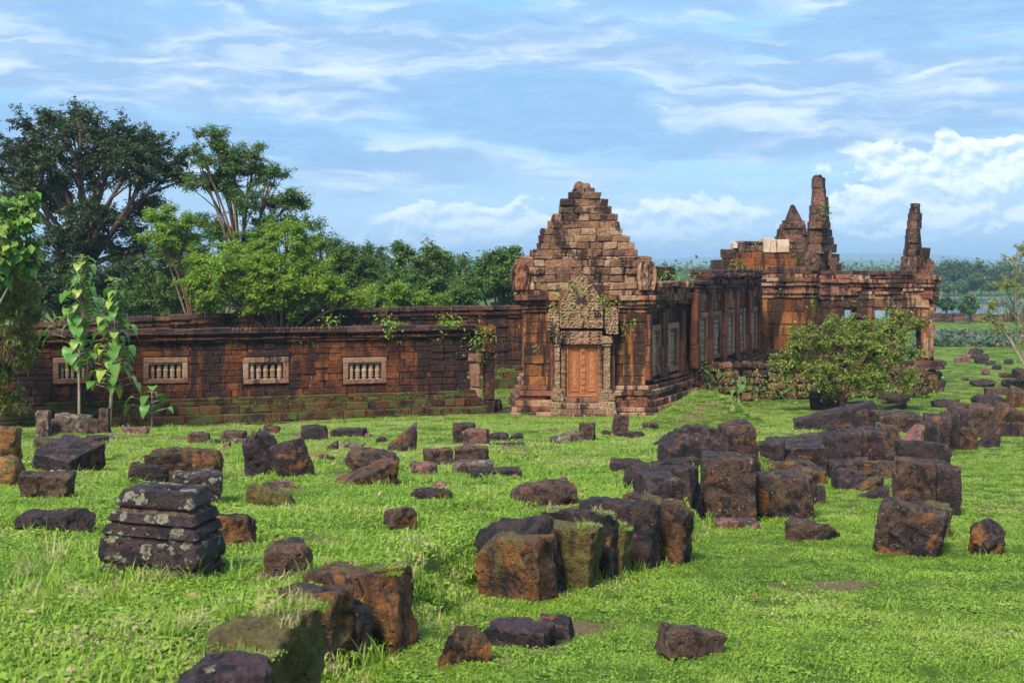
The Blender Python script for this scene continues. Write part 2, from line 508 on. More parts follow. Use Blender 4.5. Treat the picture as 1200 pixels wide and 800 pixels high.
M_BALU = wall_mat('grey_baluster_stone', ((0.20, 0.13, 0.09), (0.34, 0.23, 0.16), (0.50, 0.40, 0.30)), 0.10, 0.55, 0.05)
M_DOOR = wall_mat('orange_door_stone', ((0.17, 0.050, 0.020), (0.33, 0.115, 0.040), (0.42, 0.19, 0.085)), 0.26, 0.18, 0.02)
M_HALL = wall_mat('hall_sandstone', ((0.035, 0.018, 0.013), (0.085, 0.036, 0.021), (0.18, 0.07, 0.036), (0.30, 0.12, 0.06), (0.38, 0.25, 0.16)), 0.60, 0.28, 0.24)
M_HALLO = wall_mat('orange_stained_wall', ((0.05, 0.017, 0.008), (0.14, 0.044, 0.012), (0.25, 0.085, 0.018), (0.34, 0.14, 0.035)), 0.62, 0.16, 0.10)
M_NEW = wall_mat('new_pale_blocks', ((0.48, 0.36, 0.26), (0.58, 0.46, 0.35), (0.66, 0.56, 0.45)), 0.0, 0.1, 0.0)
M_RUB = wall_mat('mossy_rubble', ((0.03, 0.018, 0.014), (0.07, 0.035, 0.026), (0.14, 0.06, 0.042), (0.22, 0.10, 0.075)), 0.55, 0.2, 0.45, streak=0)
M_PIL = wall_mat('red_pilaster', ((0.05, 0.02, 0.013), (0.15, 0.05, 0.027), (0.28, 0.10, 0.05)), 0.45, 0.12, 0.14)
M_SPIRE = wall_mat('weathered_pinnacle', ((0.035, 0.021, 0.018), (0.08, 0.042, 0.032), (0.145, 0.085, 0.06), (0.26, 0.13, 0.09)), 0.45, 0.30, 0.20, streak=0, carved=0.4)


def leaf_mat(name, ca, cb, cc=None, trans=0.35, gloss=0.45):
    m, t, b, out = principled(name)
    geo = t.n('ShaderNodeNewGeometry')
    stops = [(0.0, ca), (0.7, cb)] if cc is None else [(0.0, ca), (0.6, cb), (0.97, cc)]
    c = t.ramp(geo.outputs['Random Per Island'], stops)
    t.link(c, b.inputs['Base Color'])
    b.inputs['Roughness'].default_value = gloss
    b.inputs['Specular IOR Level'].default_value = 0.35
    tr = t.n('ShaderNodeBsdfTranslucent')
    t.link(t.mix(0.5, c, t.mix(1.0, c, (1.0, 1.0, 0.4), 'MULTIPLY')), tr.inputs[0])
    ms = t.n('ShaderNodeMixShader')
    ms.inputs[0].default_value = trans
    t.link(b.outputs[0], ms.inputs[1]); t.link(tr.outputs[0], ms.inputs[2])
    t.link(ms.outputs[0], out.inputs[0])
    return m


L_DARK = leaf_mat('dark_leaf', (0.020, 0.044, 0.013), (0.048, 0.092, 0.022), (0.11, 0.13, 0.04))
L_MID = leaf_mat('mid_leaf', (0.045, 0.10, 0.016), (0.10, 0.19, 0.026), (0.17, 0.24, 0.05))
L_BRIGHT = leaf_mat('bright_leaf', (0.10, 0.21, 0.014), (0.23, 0.37, 0.025), (0.36, 0.44, 0.05), trans=0.42)
L_DEEP = leaf_mat('deep_green_leaf', (0.026, 0.070, 0.014), (0.065, 0.135, 0.022), (0.15, 0.19, 0.05))
L_BUSH = leaf_mat('bush_leaf', (0.08, 0.15, 0.014), (0.23, 0.32, 0.035), (0.40, 0.36, 0.10))
L_TEAK = leaf_mat('broad_leaf', (0.07, 0.19, 0.025), (0.14, 0.30, 0.045), (0.32, 0.38, 0.06), trans=0.3, gloss=0.4)
L_WILLOW = leaf_mat('olive_leaf', (0.08, 0.11, 0.012), (0.19, 0.21, 0.03), (0.32, 0.31, 0.07))
L_YEL = leaf_mat('yellowish_leaf', (0.17, 0.21, 0.025), (0.27, 0.30, 0.045), (0.38, 0.34, 0.10))
L_FLOWER = leaf_mat('cream_flower', (0.34, 0.26, 0.10), (0.50, 0.42, 0.18))
L_DRY = leaf_mat('dry_seed_pods', (0.10, 0.045, 0.018), (0.18, 0.085, 0.03))
L_LOTUS = leaf_mat('blue_green_leaf', (0.05, 0.10, 0.055), (0.12, 0.19, 0.11), (0.18, 0.10, 0.07))
L_MOSS = leaf_mat('dark_ledge_moss', (0.035, 0.055, 0.008), (0.085, 0.12, 0.015), (0.16, 0.20, 0.03))
L_WEED = leaf_mat('weed_leaf', (0.10, 0.22, 0.020), (0.20, 0.35, 0.035), (0.32, 0.40, 0.07))


def bark_mat(name, a, c):
    m, t, b, out = principled(name)
    v = t.n('ShaderNodeTexCoord').outputs['Object']
    n = t.noise(t.mapping(v, (7, 7, 1.5)), 1.5, 6, 0.65)
    t.link(t.mix(t.step(n, 0.35, 0.65), a, c), b.inputs['Base Color'])
    b.inputs['Roughness'].default_value = 0.9
    bump(t, b, n, 0.8, 0.04)
    return m


BARK = bark_mat('brown_bark', (0.055, 0.034, 0.022), (0.17, 0.10, 0.06))
BARK_R = bark_mat('reddish_bark', (0.10, 0.055, 0.03), (0.26, 0.15, 0.08))
BARK_P = bark_mat('pale_bark', (0.20, 0.16, 0.105), (0.42, 0.35, 0.25))

# ================================================================== THE SETTING
# ground: one sheet, a fan of rows that grows coarser with distance
def soil(x, y):
    """share of trodden, bare soil"""
    b = fbm(np.stack([x, y, x * 0], -1) * 0.8 + 31, 5, 0.6)
    left = line_dist(x, y) < 0
    return sstep(b, 0.20 + 0.14 * (~left), 0.46) * (y < 75)


def build_ground():
    rr = np.concatenate([np.linspace(-30, 2, 24), np.geomspace(2.15, 70, 420), np.geomspace(71, 12000, 170)])
    tt = np.concatenate([np.linspace(-2.2, -0.62, 24)[:-1], np.linspace(-0.62, 0.62, 330), np.linspace(0.62, 2.2, 24)[1:]])
    Y, T = np.meshgrid(rr, tt, indexing='ij')
    X = T * (np.abs(Y) + 4.0 + np.maximum(0, -Y))
    Z = ground(X.ravel(), Y.ravel())
    V = np.stack([X.ravel(), Y.ravel(), Z], -1)
    n, m = len(rr), len(tt)
    i = (np.arange(n - 1)[:, None] * m + np.arange(m - 1)[None]).ravel()
    Fc = np.stack([i, i + 1, i + m + 1, i + m], -1)
    mt, t, b, out = principled('grassy_soil')
    v = t.n('ShaderNodeTexCoord').outputs['Object']
    n1 = t.noise(v, 0.35, 6, 0.6); n2 = t.noise(v, 2.2, 6, 0.65); n3 = t.noise(v, 22, 4, 0.7)
    c = t.mix(t.step(n1, 0.35, 0.65), (0.07, 0.13, 0.014), (0.13, 0.19, 0.025))
    c = t.mix(t.step(n2, 0.42, 0.66), c, (0.055, 0.10, 0.012))  # shade between blades put into the colour: darker ground reads as depth
    so = t.n('ShaderNodeAttribute', attribute_name='soil')
    c = t.mix(so.outputs['Fac'], c, t.mix(n2, (0.13, 0.075, 0.042), (0.24, 0.16, 0.09)))
    c = t.mix(t.step(n3, 0.25, 0.7), t.mix(0.55, c, (0.02, 0.03, 0.005)), c)
    t.link(c, b.inputs['Base Color'])
    b.inputs['Roughness'].default_value = 0.95
    b.inputs['Specular IOR Level'].default_value = 0.1
    bump(t, b, t.math('ADD', n2, n3), 0.6, 0.06)
    go = mesh_np('ground', V, Fc, mt, smooth=True)
    a = go.data.attributes.new('soil', 'FLOAT', 'POINT')
    a.data.foreach_set('value', soil(V[:, 0], V[:, 1]).astype(np.float32))
    return set_props(go, kind='structure')


build_ground()


def build_lake():
    V = [(30, 222, -9.05), (900, 222, -9.05), (900, 408, -9.05), (30, 408, -9.05)]
    m, t, b, out = principled('lake_water')
    b.inputs['Base Color'].default_value = (0.030, 0.05, 0.030, 1)
    b.inputs['Roughness'].default_value = 0.16
    b.inputs['Specular IOR Level'].default_value = 0.6
    n = t.noise(t.mapping(t.n('ShaderNodeTexCoord').outputs['Object'], (0.35, 0.12, 1)), 1.0, 3, 0.5)
    bump(t, b, n, 0.5, 0.6)
    set_props(mesh_np('water', V, [[(0, 1, 2, 3)]], m), kind='structure')


build_lake()


def build_hills(name, y0, depth, hmax, base, seed, m, lump):
    xs = np.linspace(-2.2, 2.2, 1100) * y0 * 0.5
    rows = np.linspace(0, 1, 30)
    Xg, Rg = np.meshgrid(xs, rows, indexing='ij')
    ridge = 0.55 + 0.55 * fbm(np.stack([xs / (y0 * 0.16) + seed, xs * 0, xs * 0], -1), 4)
    prof = np.sin(np.pi * rows ** 0.8)
    Z = base + hmax * ridge[:, None] * prof[None]
    Yg = y0 + Rg * depth
    Z = Z + lump * fbm(np.stack([Xg / 14, Yg / 30, Xg * 0 + seed], -1).reshape(-1, 3), 3).reshape(Z.shape) * prof[None]
    V = np.stack([Xg, Yg, Z], -1).reshape(-1, 3)
    a, c = Xg.shape
    i = (np.arange(a - 1)[:, None] * c + np.arange(c - 1)[None]).ravel()
    set_props(mesh_np(name, V, np.stack([i, i + c, i + c + 1, i + 1], -1), m, smooth=False), kind='structure')


hm, ht, hb, _ = principled('forested_hills')
ht.link(ht.mix(ht.noise(ht.n('ShaderNodeTexCoord').outputs['Object'], 0.02, 5, 0.6), (0.03, 0.07, 0.02), (0.09, 0.14, 0.035)), hb.inputs['Base Color'])
hb.inputs['Roughness'].default_value = 1.0
build_hills('hills', 2300, 900, 38, -10, 2.0, hm, 9.0)
build_hills('hills', 5200, 1500, 88, -10, 8.0, hm, 14.0)

# haze: one closed box of thin even air round the camera and everything built
def build_haze():
    x, y0, y1, z0, z1 = 13500, -60, 12200, -14, 150
    V = [(-x, y0, z0), (x, y0, z0), (x, y1, z0), (-x, y1, z0), (-x, y0, z1), (x, y0, z1), (x, y1, z1), (-x, y1, z1)]
    Fc = [(0, 3, 2, 1), (4, 5, 6, 7), (0, 1, 5, 4), (1, 2, 6, 5), (2, 3, 7, 6), (3, 0, 4, 7)]
    m = bpy.data.materials.new('thin_air')
    m.use_nodes = True
    t = NT(m.node_tree)
    out = t.n('ShaderNodeOutputMaterial')
    vol = t.n('ShaderNodeVolumePrincipled')
    vol.inputs['Color'].default_value = (0.50, 0.74, 0.98, 1)
    vol.inputs['Density'].default_value = 0.00028
    vol.inputs['Anisotropy'].default_value = 0.0
    t.link(vol.outputs[0], out.inputs['Volume'])
    set_props(mesh_np('haze', V, [Fc], m), kind='stuff')


build_haze()


# ================================================================== MASONRY
class Frame:
    """a vertical plane: u along it, v out of it, z up"""
    def __init__(self, o, u):
        self.o = np.array(o, float)[:2]
        u = np.array(u, float)[:2]
        self.U = u / np.linalg.norm(u)
        self.N = np.array([self.U[1], -self.U[0]])

    def __call__(self, q):
        q = np.asarray(q, float)
        xy = self.o + q[:, :1] * self.U + q[:, 1:2] * self.N
        return np.concatenate([xy, q[:, 2:3]], 1)

    def u_at(self, px, v=0.0):
        """u where the sight line of a pixel column crosses the plane"""
        k = (px - CX) / F
        o = self.o + self.N * v
        return (k * o[1] - o[0]) / (self.U[0] - k * self.U[1])

    def z_at(self, px, py, v=0.0):
        u = self.u_at(px, v)
        y = (self.o + self.N * v + u * self.U)[1]
        return (HY - py) / F * y


BOXF = np.array([(0, 1, 5, 4), (1, 2, 6, 5), (2, 3, 7, 6), (3, 0, 4, 7), (4, 5, 6, 7), (0, 3, 2, 1)])


class MB:
    def __init__(self):
        self.V, self.F, self.R = [], [], []
        self.n = 0

    def raw(self, V, Fc, r):
        V = np.asarray(V, float); Fc = np.asarray(Fc)
        self.V.append(V); self.F.append(Fc + self.n); self.n += len(V)
        self.R.append(np.full(len(Fc), r))

    def box(self, fr, u0, u1, v0, v1, z0, z1, jit=0.0, r=None):
        q = np.array([(u0, v1, z0), (u1, v1, z0), (u1, v0, z0), (u0, v0, z0), (u0, v1, z1), (u1, v1, z1), (u1, v0, z1), (u0, v0, z1)])
        if jit:
            q = q + rng.normal(0, jit, q.shape) * (1, 1, 0.8)
        self.raw(fr(q), BOXF, rng.random() if r is None else r)

    def course(self, fr, u0, u1, v0, v1, z0, z1, bl=0.7, jit=0.012, holes=(), missing=0.0, vj=0.02):
        """one course of blocks; holes are (u0,u1,z0,z1)"""
        segs = [(u0, u1)]
        for a, b, c, d in holes:
            if z0 < d - 0.05 and z1 > c + 0.05:
                ns = []
                for s, e in segs:
                    if b <= s or a >= e:
                        ns.append((s, e))
                    else:
                        if a > s: ns.append((s, a))
                        if b < e: ns.append((b, e))
                segs = ns
        for s, e in segs:
            n = max(1, int(round((e - s) / (bl * rng.uniform(0.85, 1.2)))))
            cuts = np.linspace(s, e, n + 1)
            if n > 1:
                cuts[1:-1] += rng.uniform(-0.28, 0.28, n - 1) * (e - s) / n
            for a, b in zip(cuts[:-1], cuts[1:]):
                if missing and rng.random() < missing:
                    continue
                g = 0.006
                self.box(fr, a + g, b - g, v0, v1 + rng.normal(0, vj), z0 + g * 0.5, z1 - g * 0.5, jit)

    def wall(self, fr, u0, u1, v0, v1, z0, z1, ch=0.33, bl=0.7, holes=(), prof=None, **kw):
        n = max(1, int(round((z1 - z0) / ch)))
        zs = np.linspace(z0, z1, n + 1)
        if n > 1:
            zs[1:-1] += rng.uniform(-0.12, 0.12, n - 1) * ch
        for i, (a, b) in enumerate(zip(zs[:-1], zs[1:])):
            dv = prof((a + b) / 2) if prof else 0
            self.course(fr, u0, u1, v0, v1 + dv, a, b, bl, holes=holes, **kw)

    def core(self, fr, u0, u1, v0, v1, z0, z1, holes=()):
        """solid fill behind the facing so the joints are closed"""
        if not holes:
            self.box(fr, u0, u1, v0, v1, z0, z1, 0, 0.0)
            return
        us = sorted({u0, u1, *[h[0] for h in holes], *[h[1] for h in holes]})
        for a, b in zip(us[:-1], us[1:]):
            hs = [h for h in holes if h[0] <= a + 1e-6 and h[1] >= b - 1e-6]
            z = z0
            for h in sorted(hs, key=lambda h: h[2]):
                if h[2] > z: self.box(fr, a, b, v0, v1, z, h[2], 0, 0.0)
                z = h[3]
            if z < z1: self.box(fr, a, b, v0, v1, z, z1, 0, 0.0)

    def lathe(self, c, prof, n=10, r=None):
        """prof: (radius, z) pairs, centre c=(x,y,z0)"""
        a = np.arange(n) * 2 * np.pi / n
        V = np.concatenate([np.stack([c[0] + p[0] * np.cos(a), c[1] + p[0] * np.sin(a), np.full(n, c[2] + p[1])], -1) for p in prof])
        k = np.arange(n); k2 = (k + 1) % n
        Fc = np.concatenate([np.stack([i * n + k, i * n + k2, (i + 1) * n + k2, (i + 1) * n + k], -1) for i in range(len(prof) - 1)])
        self.raw(V, Fc, rng.random() if r is None else r)

    def build(self, name, mat, parent=None, smooth=False, worn=0.022):
        o = mesh_np(name, np.concatenate(self.V), np.concatenate(self.F), mat, parent, {'rnd': np.concatenate(self.R)}, smooth)
        if worn and self.n < 40000 and name not in ('baluster', 'colonnette', 'pediment', 'antefix', 'naga_end', 'lintel'):
            bv = o.modifiers.new('worn_edges', 'BEVEL')
            bv.width = worn; bv.segments = 1; bv.limit_method = 'ANGLE'; bv.angle_limit = R(40)
        return o


BALU_PROF = [(0.85, 0), (0.85, .06), (.6, .08), (1.0, .13), (1.0, .17), (.7, .2), (.95, .27), (.95, .31), (.7, .33), (.95, .42), (1, .5), (.95, .58),
             (.7, .66), (.95, .69), (.95, .73), (.7, .78), (1, .83), (1, .87), (.6, .92), (.85, .94), (.85, 1)]


def window(parent, fr, u0, u1, v, z0, z1, n, bw, balu=M_BALU, frame=M_FRAME, rad=None, out=0.06):
    """stone window: a four-piece frame set in the wall and n turned balusters"""
    mb = MB()
    mb.box(fr, u0, u1, v - 0.35, v + out, z1 - bw, z1, 0.006)
    mb.box(fr, u0, u1, v - 0.35, v + out, z0, z0 + bw * 0.9, 0.006)
    mb.box(fr, u0, u0 + bw, v - 0.35, v + out - 0.004, z0 + bw * 0.9, z1 - bw, 0.005)
    mb.box(fr, u1 - bw, u1, v - 0.35, v + out - 0.004, z0 + bw * 0.9, z1 - bw, 0.005)
    i = bw * 0.72                                       # stepped inner moulding
    mb.box(fr, u0 + i, u1 - i, v - 0.35, v + out - 0.05, z1 - bw * 1.3, z1 - i, 0.003)
    w = mb.build('window', frame, parent)
    a, b = u0 + bw, u1 - bw
    for k in range(n):
        uc = a + (b - a) * (k + 0.5) / n
        r = rad or (b - a) / n * 0.40
        p = fr([(uc, v - 0.14, z0 + bw * 0.9)])[0]
        h = z1 - z0 - 1.9 * bw
        bb = MB(); bb.lathe(p, [(q[0] * r * rng.uniform(0.97, 1.03), q[1] * h) for q in BALU_PROF], 10)
        bb.build('baluster', balu, w)
    return w


# ------------------------------------------------------------------ the long dark wing on the left
WA = P(-70, 400, 44.3); WB = P(547, 400, 50.0)
fw = Frame((WA.x, WA.y), (WB.x - WA.x, WB.y - WA.y))
WL = (fw.u_at(547))
wing = empty('gallery_wing', (WA.x, WA.y, -5.7), 'long dark laterite wing with small baluster windows and mossy steps, left of the red pavilion', 'ruin')
ZB, Z0, Z1, ZT = -5.85, -4.72, -2.72, -2.19           # ground, top of steps, top of wall, top of coping
wins = []
for a, b in ((62, 108), (168, 220.5), (285, 338.5), (402, 453)):
    zt, zb = fw.z_at((a + b) / 2, 418.5), fw.z_at((a + b) / 2, 449.5)
    wins.append((fw.u_at(a), fw.u_at(b), zb, zt))
mb = MB()
mb.wall(fw, 0, WL, -0.25, 0, Z0, Z1, 0.245, 0.58, holes=wins, jit=0.007, vj=0.016)
mb.core(fw, 0.1, WL - 0.03, -0.6, -0.05, ZB - 0.3, ZT - 0.12, holes=wins)
mb.core(fw, 0.1, WL - 0.03, -1.0, -0.6, ZB - 0.3, ZT - 0.12)  # unholed dark backing, added to keep the window openings dark
for a, b, c, d in wins:                                   # lintel course above each window
    mb.box(fw, a - 0.05, b + 0.05, -0.2, 0.05, d + 0.02, d + 0.22, 0.006)
# raised corner pilaster at the right end
mb.wall(fw, WL - 1.45, WL, -0.8, 0.11, Z0, Z1, 0.25, 0.5, jit=0.01)
mb.build('wall', M_WING, wing)
mb = MB()
for z0, z1, o, bl in ((Z1, Z1 + 0.10, 0.10, 0.8), (Z1 + 0.10, Z1 + 0.20, 0.17, 0.9), (Z1 + 0.2, Z1 + 0.33, 0.09, 0.7)):
    mb.course(fw, 0, WL + 0.1, -0.5, o, z0, z1, bl, 0.012, vj=0.018)
mb.build('cornice', M_WING, wing)
mb = MB()
mb.course(fw, 0, WL + 0.2, -0.6, 0.24, Z1 + 0.33, Z1 + 0.44, 1.0, 0.012, vj=0.03)
u = 0
while u < WL:                                            # rounded coping stones: a row of worn lotus buds between plain lengths
    if fw.u_at(262) < u < fw.u_at(398) or fw.u_at(20) < u < fw.u_at(60):
        w = 0.155
        p = fw([(u + w / 2, 0.17, Z1 + 0.43)])[0]
        mb.lathe(p, [(0.066, 0), (0.080, .05), (0.07, .10), (0.03, .125), (0.001, .13)], 7)
        u += w
    else:
        w = rng.uniform(0.5, 1.3)
        mb.box(fw, u + 0.008, u + w - 0.008, -0.55, 0.22 + rng.normal(0, .03), Z1 + 0.44, ZT + rng.normal(0.01, .022), 0.018)
        u += w
mb.box(fw, fw.u_at(20), fw.u_at(398), -0.6, 0.09, Z1 + 0.43, ZT - 0.03, 0)
mb.build('coping', M_CAP, wing)
mb = MB()
hs = (Z0 - ZB)
for k, (o, z0, z1) in enumerate(((0.16, Z0 - 0.12, Z0), (0.28, Z0 - 0.27, Z0 - .12), (0.62, Z0 - 0.55, Z0 - .27), (1.05, Z0 - 0.82, Z0 - .55), (1.5, ZB - .3, Z0 - .82))):
    mb.course(fw, -1, WL + 0.25 + o * 0.4, -0.1, o, z0, z1, 0.75, 0.014, vj=0.03)
    mb.core(fw, -1, WL + 0.2 + o * 0.4, -0.5, o - 0.05, z0 - 0.02, z1 - 0.03)
mb.build('steps', M_STEP, wing)
for (a, b, c, d) in wins:
    window(wing, fw, a, b, -0.02, c, d, 5, 0.20)
# little ruined doorway at the wing's right-hand corner
gate = empty('doorway_remains', tuple(P(566, 489, 50.4)), "overgrown ruined side doorway with pale capital and leaning jamb at the dark wing's right end", 'doorway')
fd = Frame((WB.x, WB.y), (1, 0.05))
zs = lambda py, y=50.2: (HY - py) / F * y
mb = MB()
u0, u1 = fd.u_at(550), fd.u_at(563)
mb.course(fd, u0 - 0.05, u1 + 0.06, -0.5, 0.1, zs(424), zs(414), 2, 0.02)
mb.wall(fd, u0 + 0.02, u1 - 0.02, -0.45, 0.02, zs(466), zs(424), 0.5, 2, jit=0.012)
mb.course(fd, u0 - 0.05, u1 + 0.08, -0.5, 0.1, zs(472), zs(466), 2, 0.012)
mb.course(fd, u0 - 0.12, u1 + 0.14, -0.6, 0.17, zs(490), zs(472), 2, 0.012)
mb.build('column', M_FRAME, gate)
mb = MB()
mb.wall(fd, fd.u_at(567), fd.u_at(580), -0.9, -0.25, zs(488), zs(386), 0.55, 1.5, jit=0.03)
mb.course(fd, fd.u_at(548), fd.u_at(583), -0.9, 0.0, zs(392), zs(383), 0.9, 0.03)
mb.course(fd, fd.u_at(548), fd.u_at(580), -0.8, -0.1, zs(413), zs(392), 0.9, 0.04)
mb.build('jamb', M_WING, gate)

# ------------------------------------------------------------------ the wall of the far wing behind it
BA = P(-60, 400, 60.0); BB = P(622, 400, 67.5)
fb = Frame((BA.x, BA.y), (BB.x - BA.x, BB.y - BA.y))
back = empty('rear_wall', (BA.x, BA.y, -6.2), 'longer and farther dark courtyard wall rising behind the baluster-windowed wing', 'wall')
BL = fb.u_at(622)
cut = np.array([fb.u_at(p) for p in (-60, 45, 150, 300, 420, 512, 622)])
top = np.array([fb.z_at(p, q) for p, q in ((-60, 384), (45, 379), (150, 372), (300, 365), (420, 361), (512, 359), (622, 357.5))])
mb, mc = MB(), MB()
u = 0.0
while u < BL:
    w = min(rng.uniform(0.55, 1.0), BL - u + 0.01)
    zt = float(np.interp(u + w / 2, cut, top))
    for z0, z1, o, mm in ((-0.22, 0.0, 0.20, mc), (-0.34, -0.22, 0.10, mb), (-0.48, -0.34, 0.15, mb), (-0.64, -0.48, 0.05, mb)):
        mm.box(fb, u + .006, u + w - .006, -0.6, o + rng.normal(0, .02), zt + z0, zt + z1 + (rng.normal(0, .03) if mm is mc else 0), 0.015)
    k = 0
    z = zt - 0.64
    while z > -5.3:
        h = rng.uniform(0.2, 0.3)
        mb.box(fb, u + .005, u + w - .005, -0.5, rng.normal(0, .025), z - h + 0.006, z, 0.012)
        z -= h
    mb.box(fb, u, u + w, -0.7, -0.06, -6.4, zt - 0.05, 0, 0.0)
    u += w
mb.build('wall', M_WING, back)
mc.build('coping', M_CAP, back)
mb = MB()
for o, z0, z1 in ((0.3, -5.30, -5.05), (0.8, -5.62, -5.30), (1.3, -6.5, -5.62)):
    mb.course(fb, 0, BL, -0.1, o, z0, z1, 0.8, 0.015, vj=0.03)
mb.build('steps', M_STEP, back)
# a black void of a doorway in it is only a stain in the photograph; nothing is cut here

# ------------------------------------------------------------------ the red pavilion
PY0 = 50.0
fp = Frame((0, PY0), (1, 0))
Xp = lambda px, y=PY0: (px - CX) / F * y
Zp = lambda py, y=PY0: (HY - py) / F * y
pav = empty('pavilion', (Xp(683), PY0, Zp(487)), 'red sandstone pavilion with tall stepped gable and carved false door, centre of the ruins', 'temple')
DV = np.array([0.45, 1.0]); DV /= np.linalg.norm(DV)
xl, xr = Xp(613.5), Xp(757)
LEN1 = 6.3
fs = Frame((xr, PY0), DV)                                # its right-hand side wall, running back
side_o = fs.N                                            # outward of the side wall
zw0, zw1 = Zp(452), Zp(366)                              # top of plinth, foot of cornice
mb = MB()
mb.wall(fp, xl, xr, -0.5, 0, zw0, zw1, 0.42, 0.75, jit=0.012, vj=0.025)
mb.core(fp, xl + .05, xr - .06, -1.0, -0.06, Zp(487) - .3, zw1 + 0.6)
wz1, wz0 = fs.z_at(766, 381), fs.z_at(766, 440)
w2 = [(fs.u_at(761.5), fs.u_at(771.5), wz0, wz1), (fs.u_at(780), fs.u_at(793), wz0, wz1)]
zs0 = wz0 - 0.12
mb.wall(fs, 0, LEN1, -0.5, 0, zs0, Zp(352), 0.40, 0.7, holes=w2, jit=0.012, vj=0.025)
mb.core(fs, 0.08, LEN1, -0.6, -0.06, Zp(487) - .4, Zp(352), holes=w2)
mb.core(fs, 0.08, LEN1, -1.0, -0.6, Zp(487) - .4, Zp(352))  # added solid back, darkens the gaps between the side windows' balusters
fl = Frame((xl, PY0 + LEN1), (0.10, -1.0))               # left-hand side, hardly seen
mb.wall(fl, 0, LEN1, -0.5, 0, zw0 - .2, zw1, 0.42, 0.8)
mb.core(fl, 0, LEN1 - .1, -0.9, -0.06, Zp(487) - .4, zw1)
mb.build('wall', M_PAVW, pav)

mb = MB()                                                # moulded plinth: front, then right side
for o, a, b in ((0.12, 457, 452), (0.24, 463, 457), (0.16, 468, 463), (0.34, 475.5, 468), (0.52, 481, 475.5), (0.62, 492, 481)):
    for s0, s1 in ((xl - o, Xp(650)), (Xp(714), xr + o * 0.7)):
        mb.course(fp, s0, s1, -0.3, o, Zp(b + (a - b)), Zp(b), 1.0, 0.014)
    mb.course(fs, -o * 0.3, LEN1 - 0.3, -0.3, o * 1.35, Zp(a), Zp(b), 1.0, 0.014)
    mb.course(fl, 0, LEN1 + o * .5, -0.3, o, Zp(a), Zp(b), 1.2, 0.014)
mb.course(fp, Xp(646), Xp(719), -0.3, 1.0, Zp(488.5), Zp(482), 0.9, 0.014)
mb.course(fp, xl - 0.62, Xp(742), -0.3, 0.85, Zp(492), Zp(484.5), 1.1, 0.014)
mb.course(fs, -0.2, LEN1 + 0.3, -0.3, 1.15, Zp(494), Zp(485), 1.1, 0.02)
mb.course(fs, 0.8, LEN1 - 0.8, -0.3, 0.16, zs0 - 0.13, zs0, 1.0, 0.014)
mb.build('plinth', M_PAV, pav)

mb = MB()                                                # cornice of five mouldings
for o, a, b in ((0.06, 366, 361), (0.14, 361, 357), (0.26, 357, 352), (0.36, 352, 346), (0.24, 346, 340)):
    for s0, s1 in ((xl - o, Xp(642)), (Xp(724), xr + o)):
        mb.course(fp, s0, s1, -0.5, o, Zp(a), Zp(b), 0.8, 0.016, vj=0.03)
    mb.course(fp, Xp(642), Xp(724), -0.5, o * 0.7, Zp(a), Zp(b), 0.7, 0.016, vj=0.03)
    mb.course(fs, 0, 1.4, -0.5, o * 1.1, Zp(a), Zp(b), 0.8, 0.016, vj=0.03)
    mb.course(fl, 0, LEN1, -0.5, o, Zp(a), Zp(b), 0.8, 0.016)
for o, a, b in ((0.12, 360, 354), (0.26, 354, 346), (0.16, 346, 338), (0.30, 338, 331)):
    mb.course(fs, 1.4, LEN1, -0.7, o, Zp(a), Zp(b), 0.8, 0.03, vj=0.05, missing=0.06)
mb.build('cornice', M_PAV, pav)

# stepped gable: courses of uneven blocks that shrink towards the tip
ghalf = [(340, 604, 764), (331, 604, 765), (322, 603.5, 765), (313, 606, 764), (304, 611, 763), (300.5, 622, 749), (292.5, 628, 741.5), (284, 630, 738), (276, 635.5, 731.5),
         (268, 640.5, 728.5), (259, 645.5, 722), (250.5, 653, 718), (241.5, 658, 713), (233, 665.5, 705), (225, 669.5, 700.5)]
mb = MB()
for i, ((ya, la, ra), (yb, lb, rb)) in enumerate(zip(ghalf[:-1], ghalf[1:])):
    back_v = -1.6 + 0.055 * i
    front = 0.20 - 0.022 * i
    l, r = la + rng.uniform(-2.6, 2.2), ra + rng.uniform(-2.2, 2.6)
    mb.course(fp, Xp(l), Xp(r), back_v, front, Zp(ya), Zp(yb), 0.56, 0.026, vj=0.03)
    mb.box(fp, Xp(l + 3), Xp(r - 3), back_v + .06, front - 0.09, Zp(ya), Zp(yb) + 0.02, 0, 0.1)
mb.course(fp, Xp(672), Xp(698), -0.85, -0.25, Zp(225), Zp(219.5), 0.5, 0.03)
q = []                                                   # the finial: two worn halves leaning together
for cx, rad, zt in ((679.5, 0.22, 211.5), (687.0, 0.20, 214.5)):
    mb.lathe((Xp(cx), PY0 + 0.55, Zp(220)), [(rad, 0), (rad * 1.05, .08), (rad * 0.9, .16), (rad * 0.55, .24), (0.05, Zp(zt) - Zp(220))], 8)
mb.build('gable', M_GABLE, pav, worn=0.07)

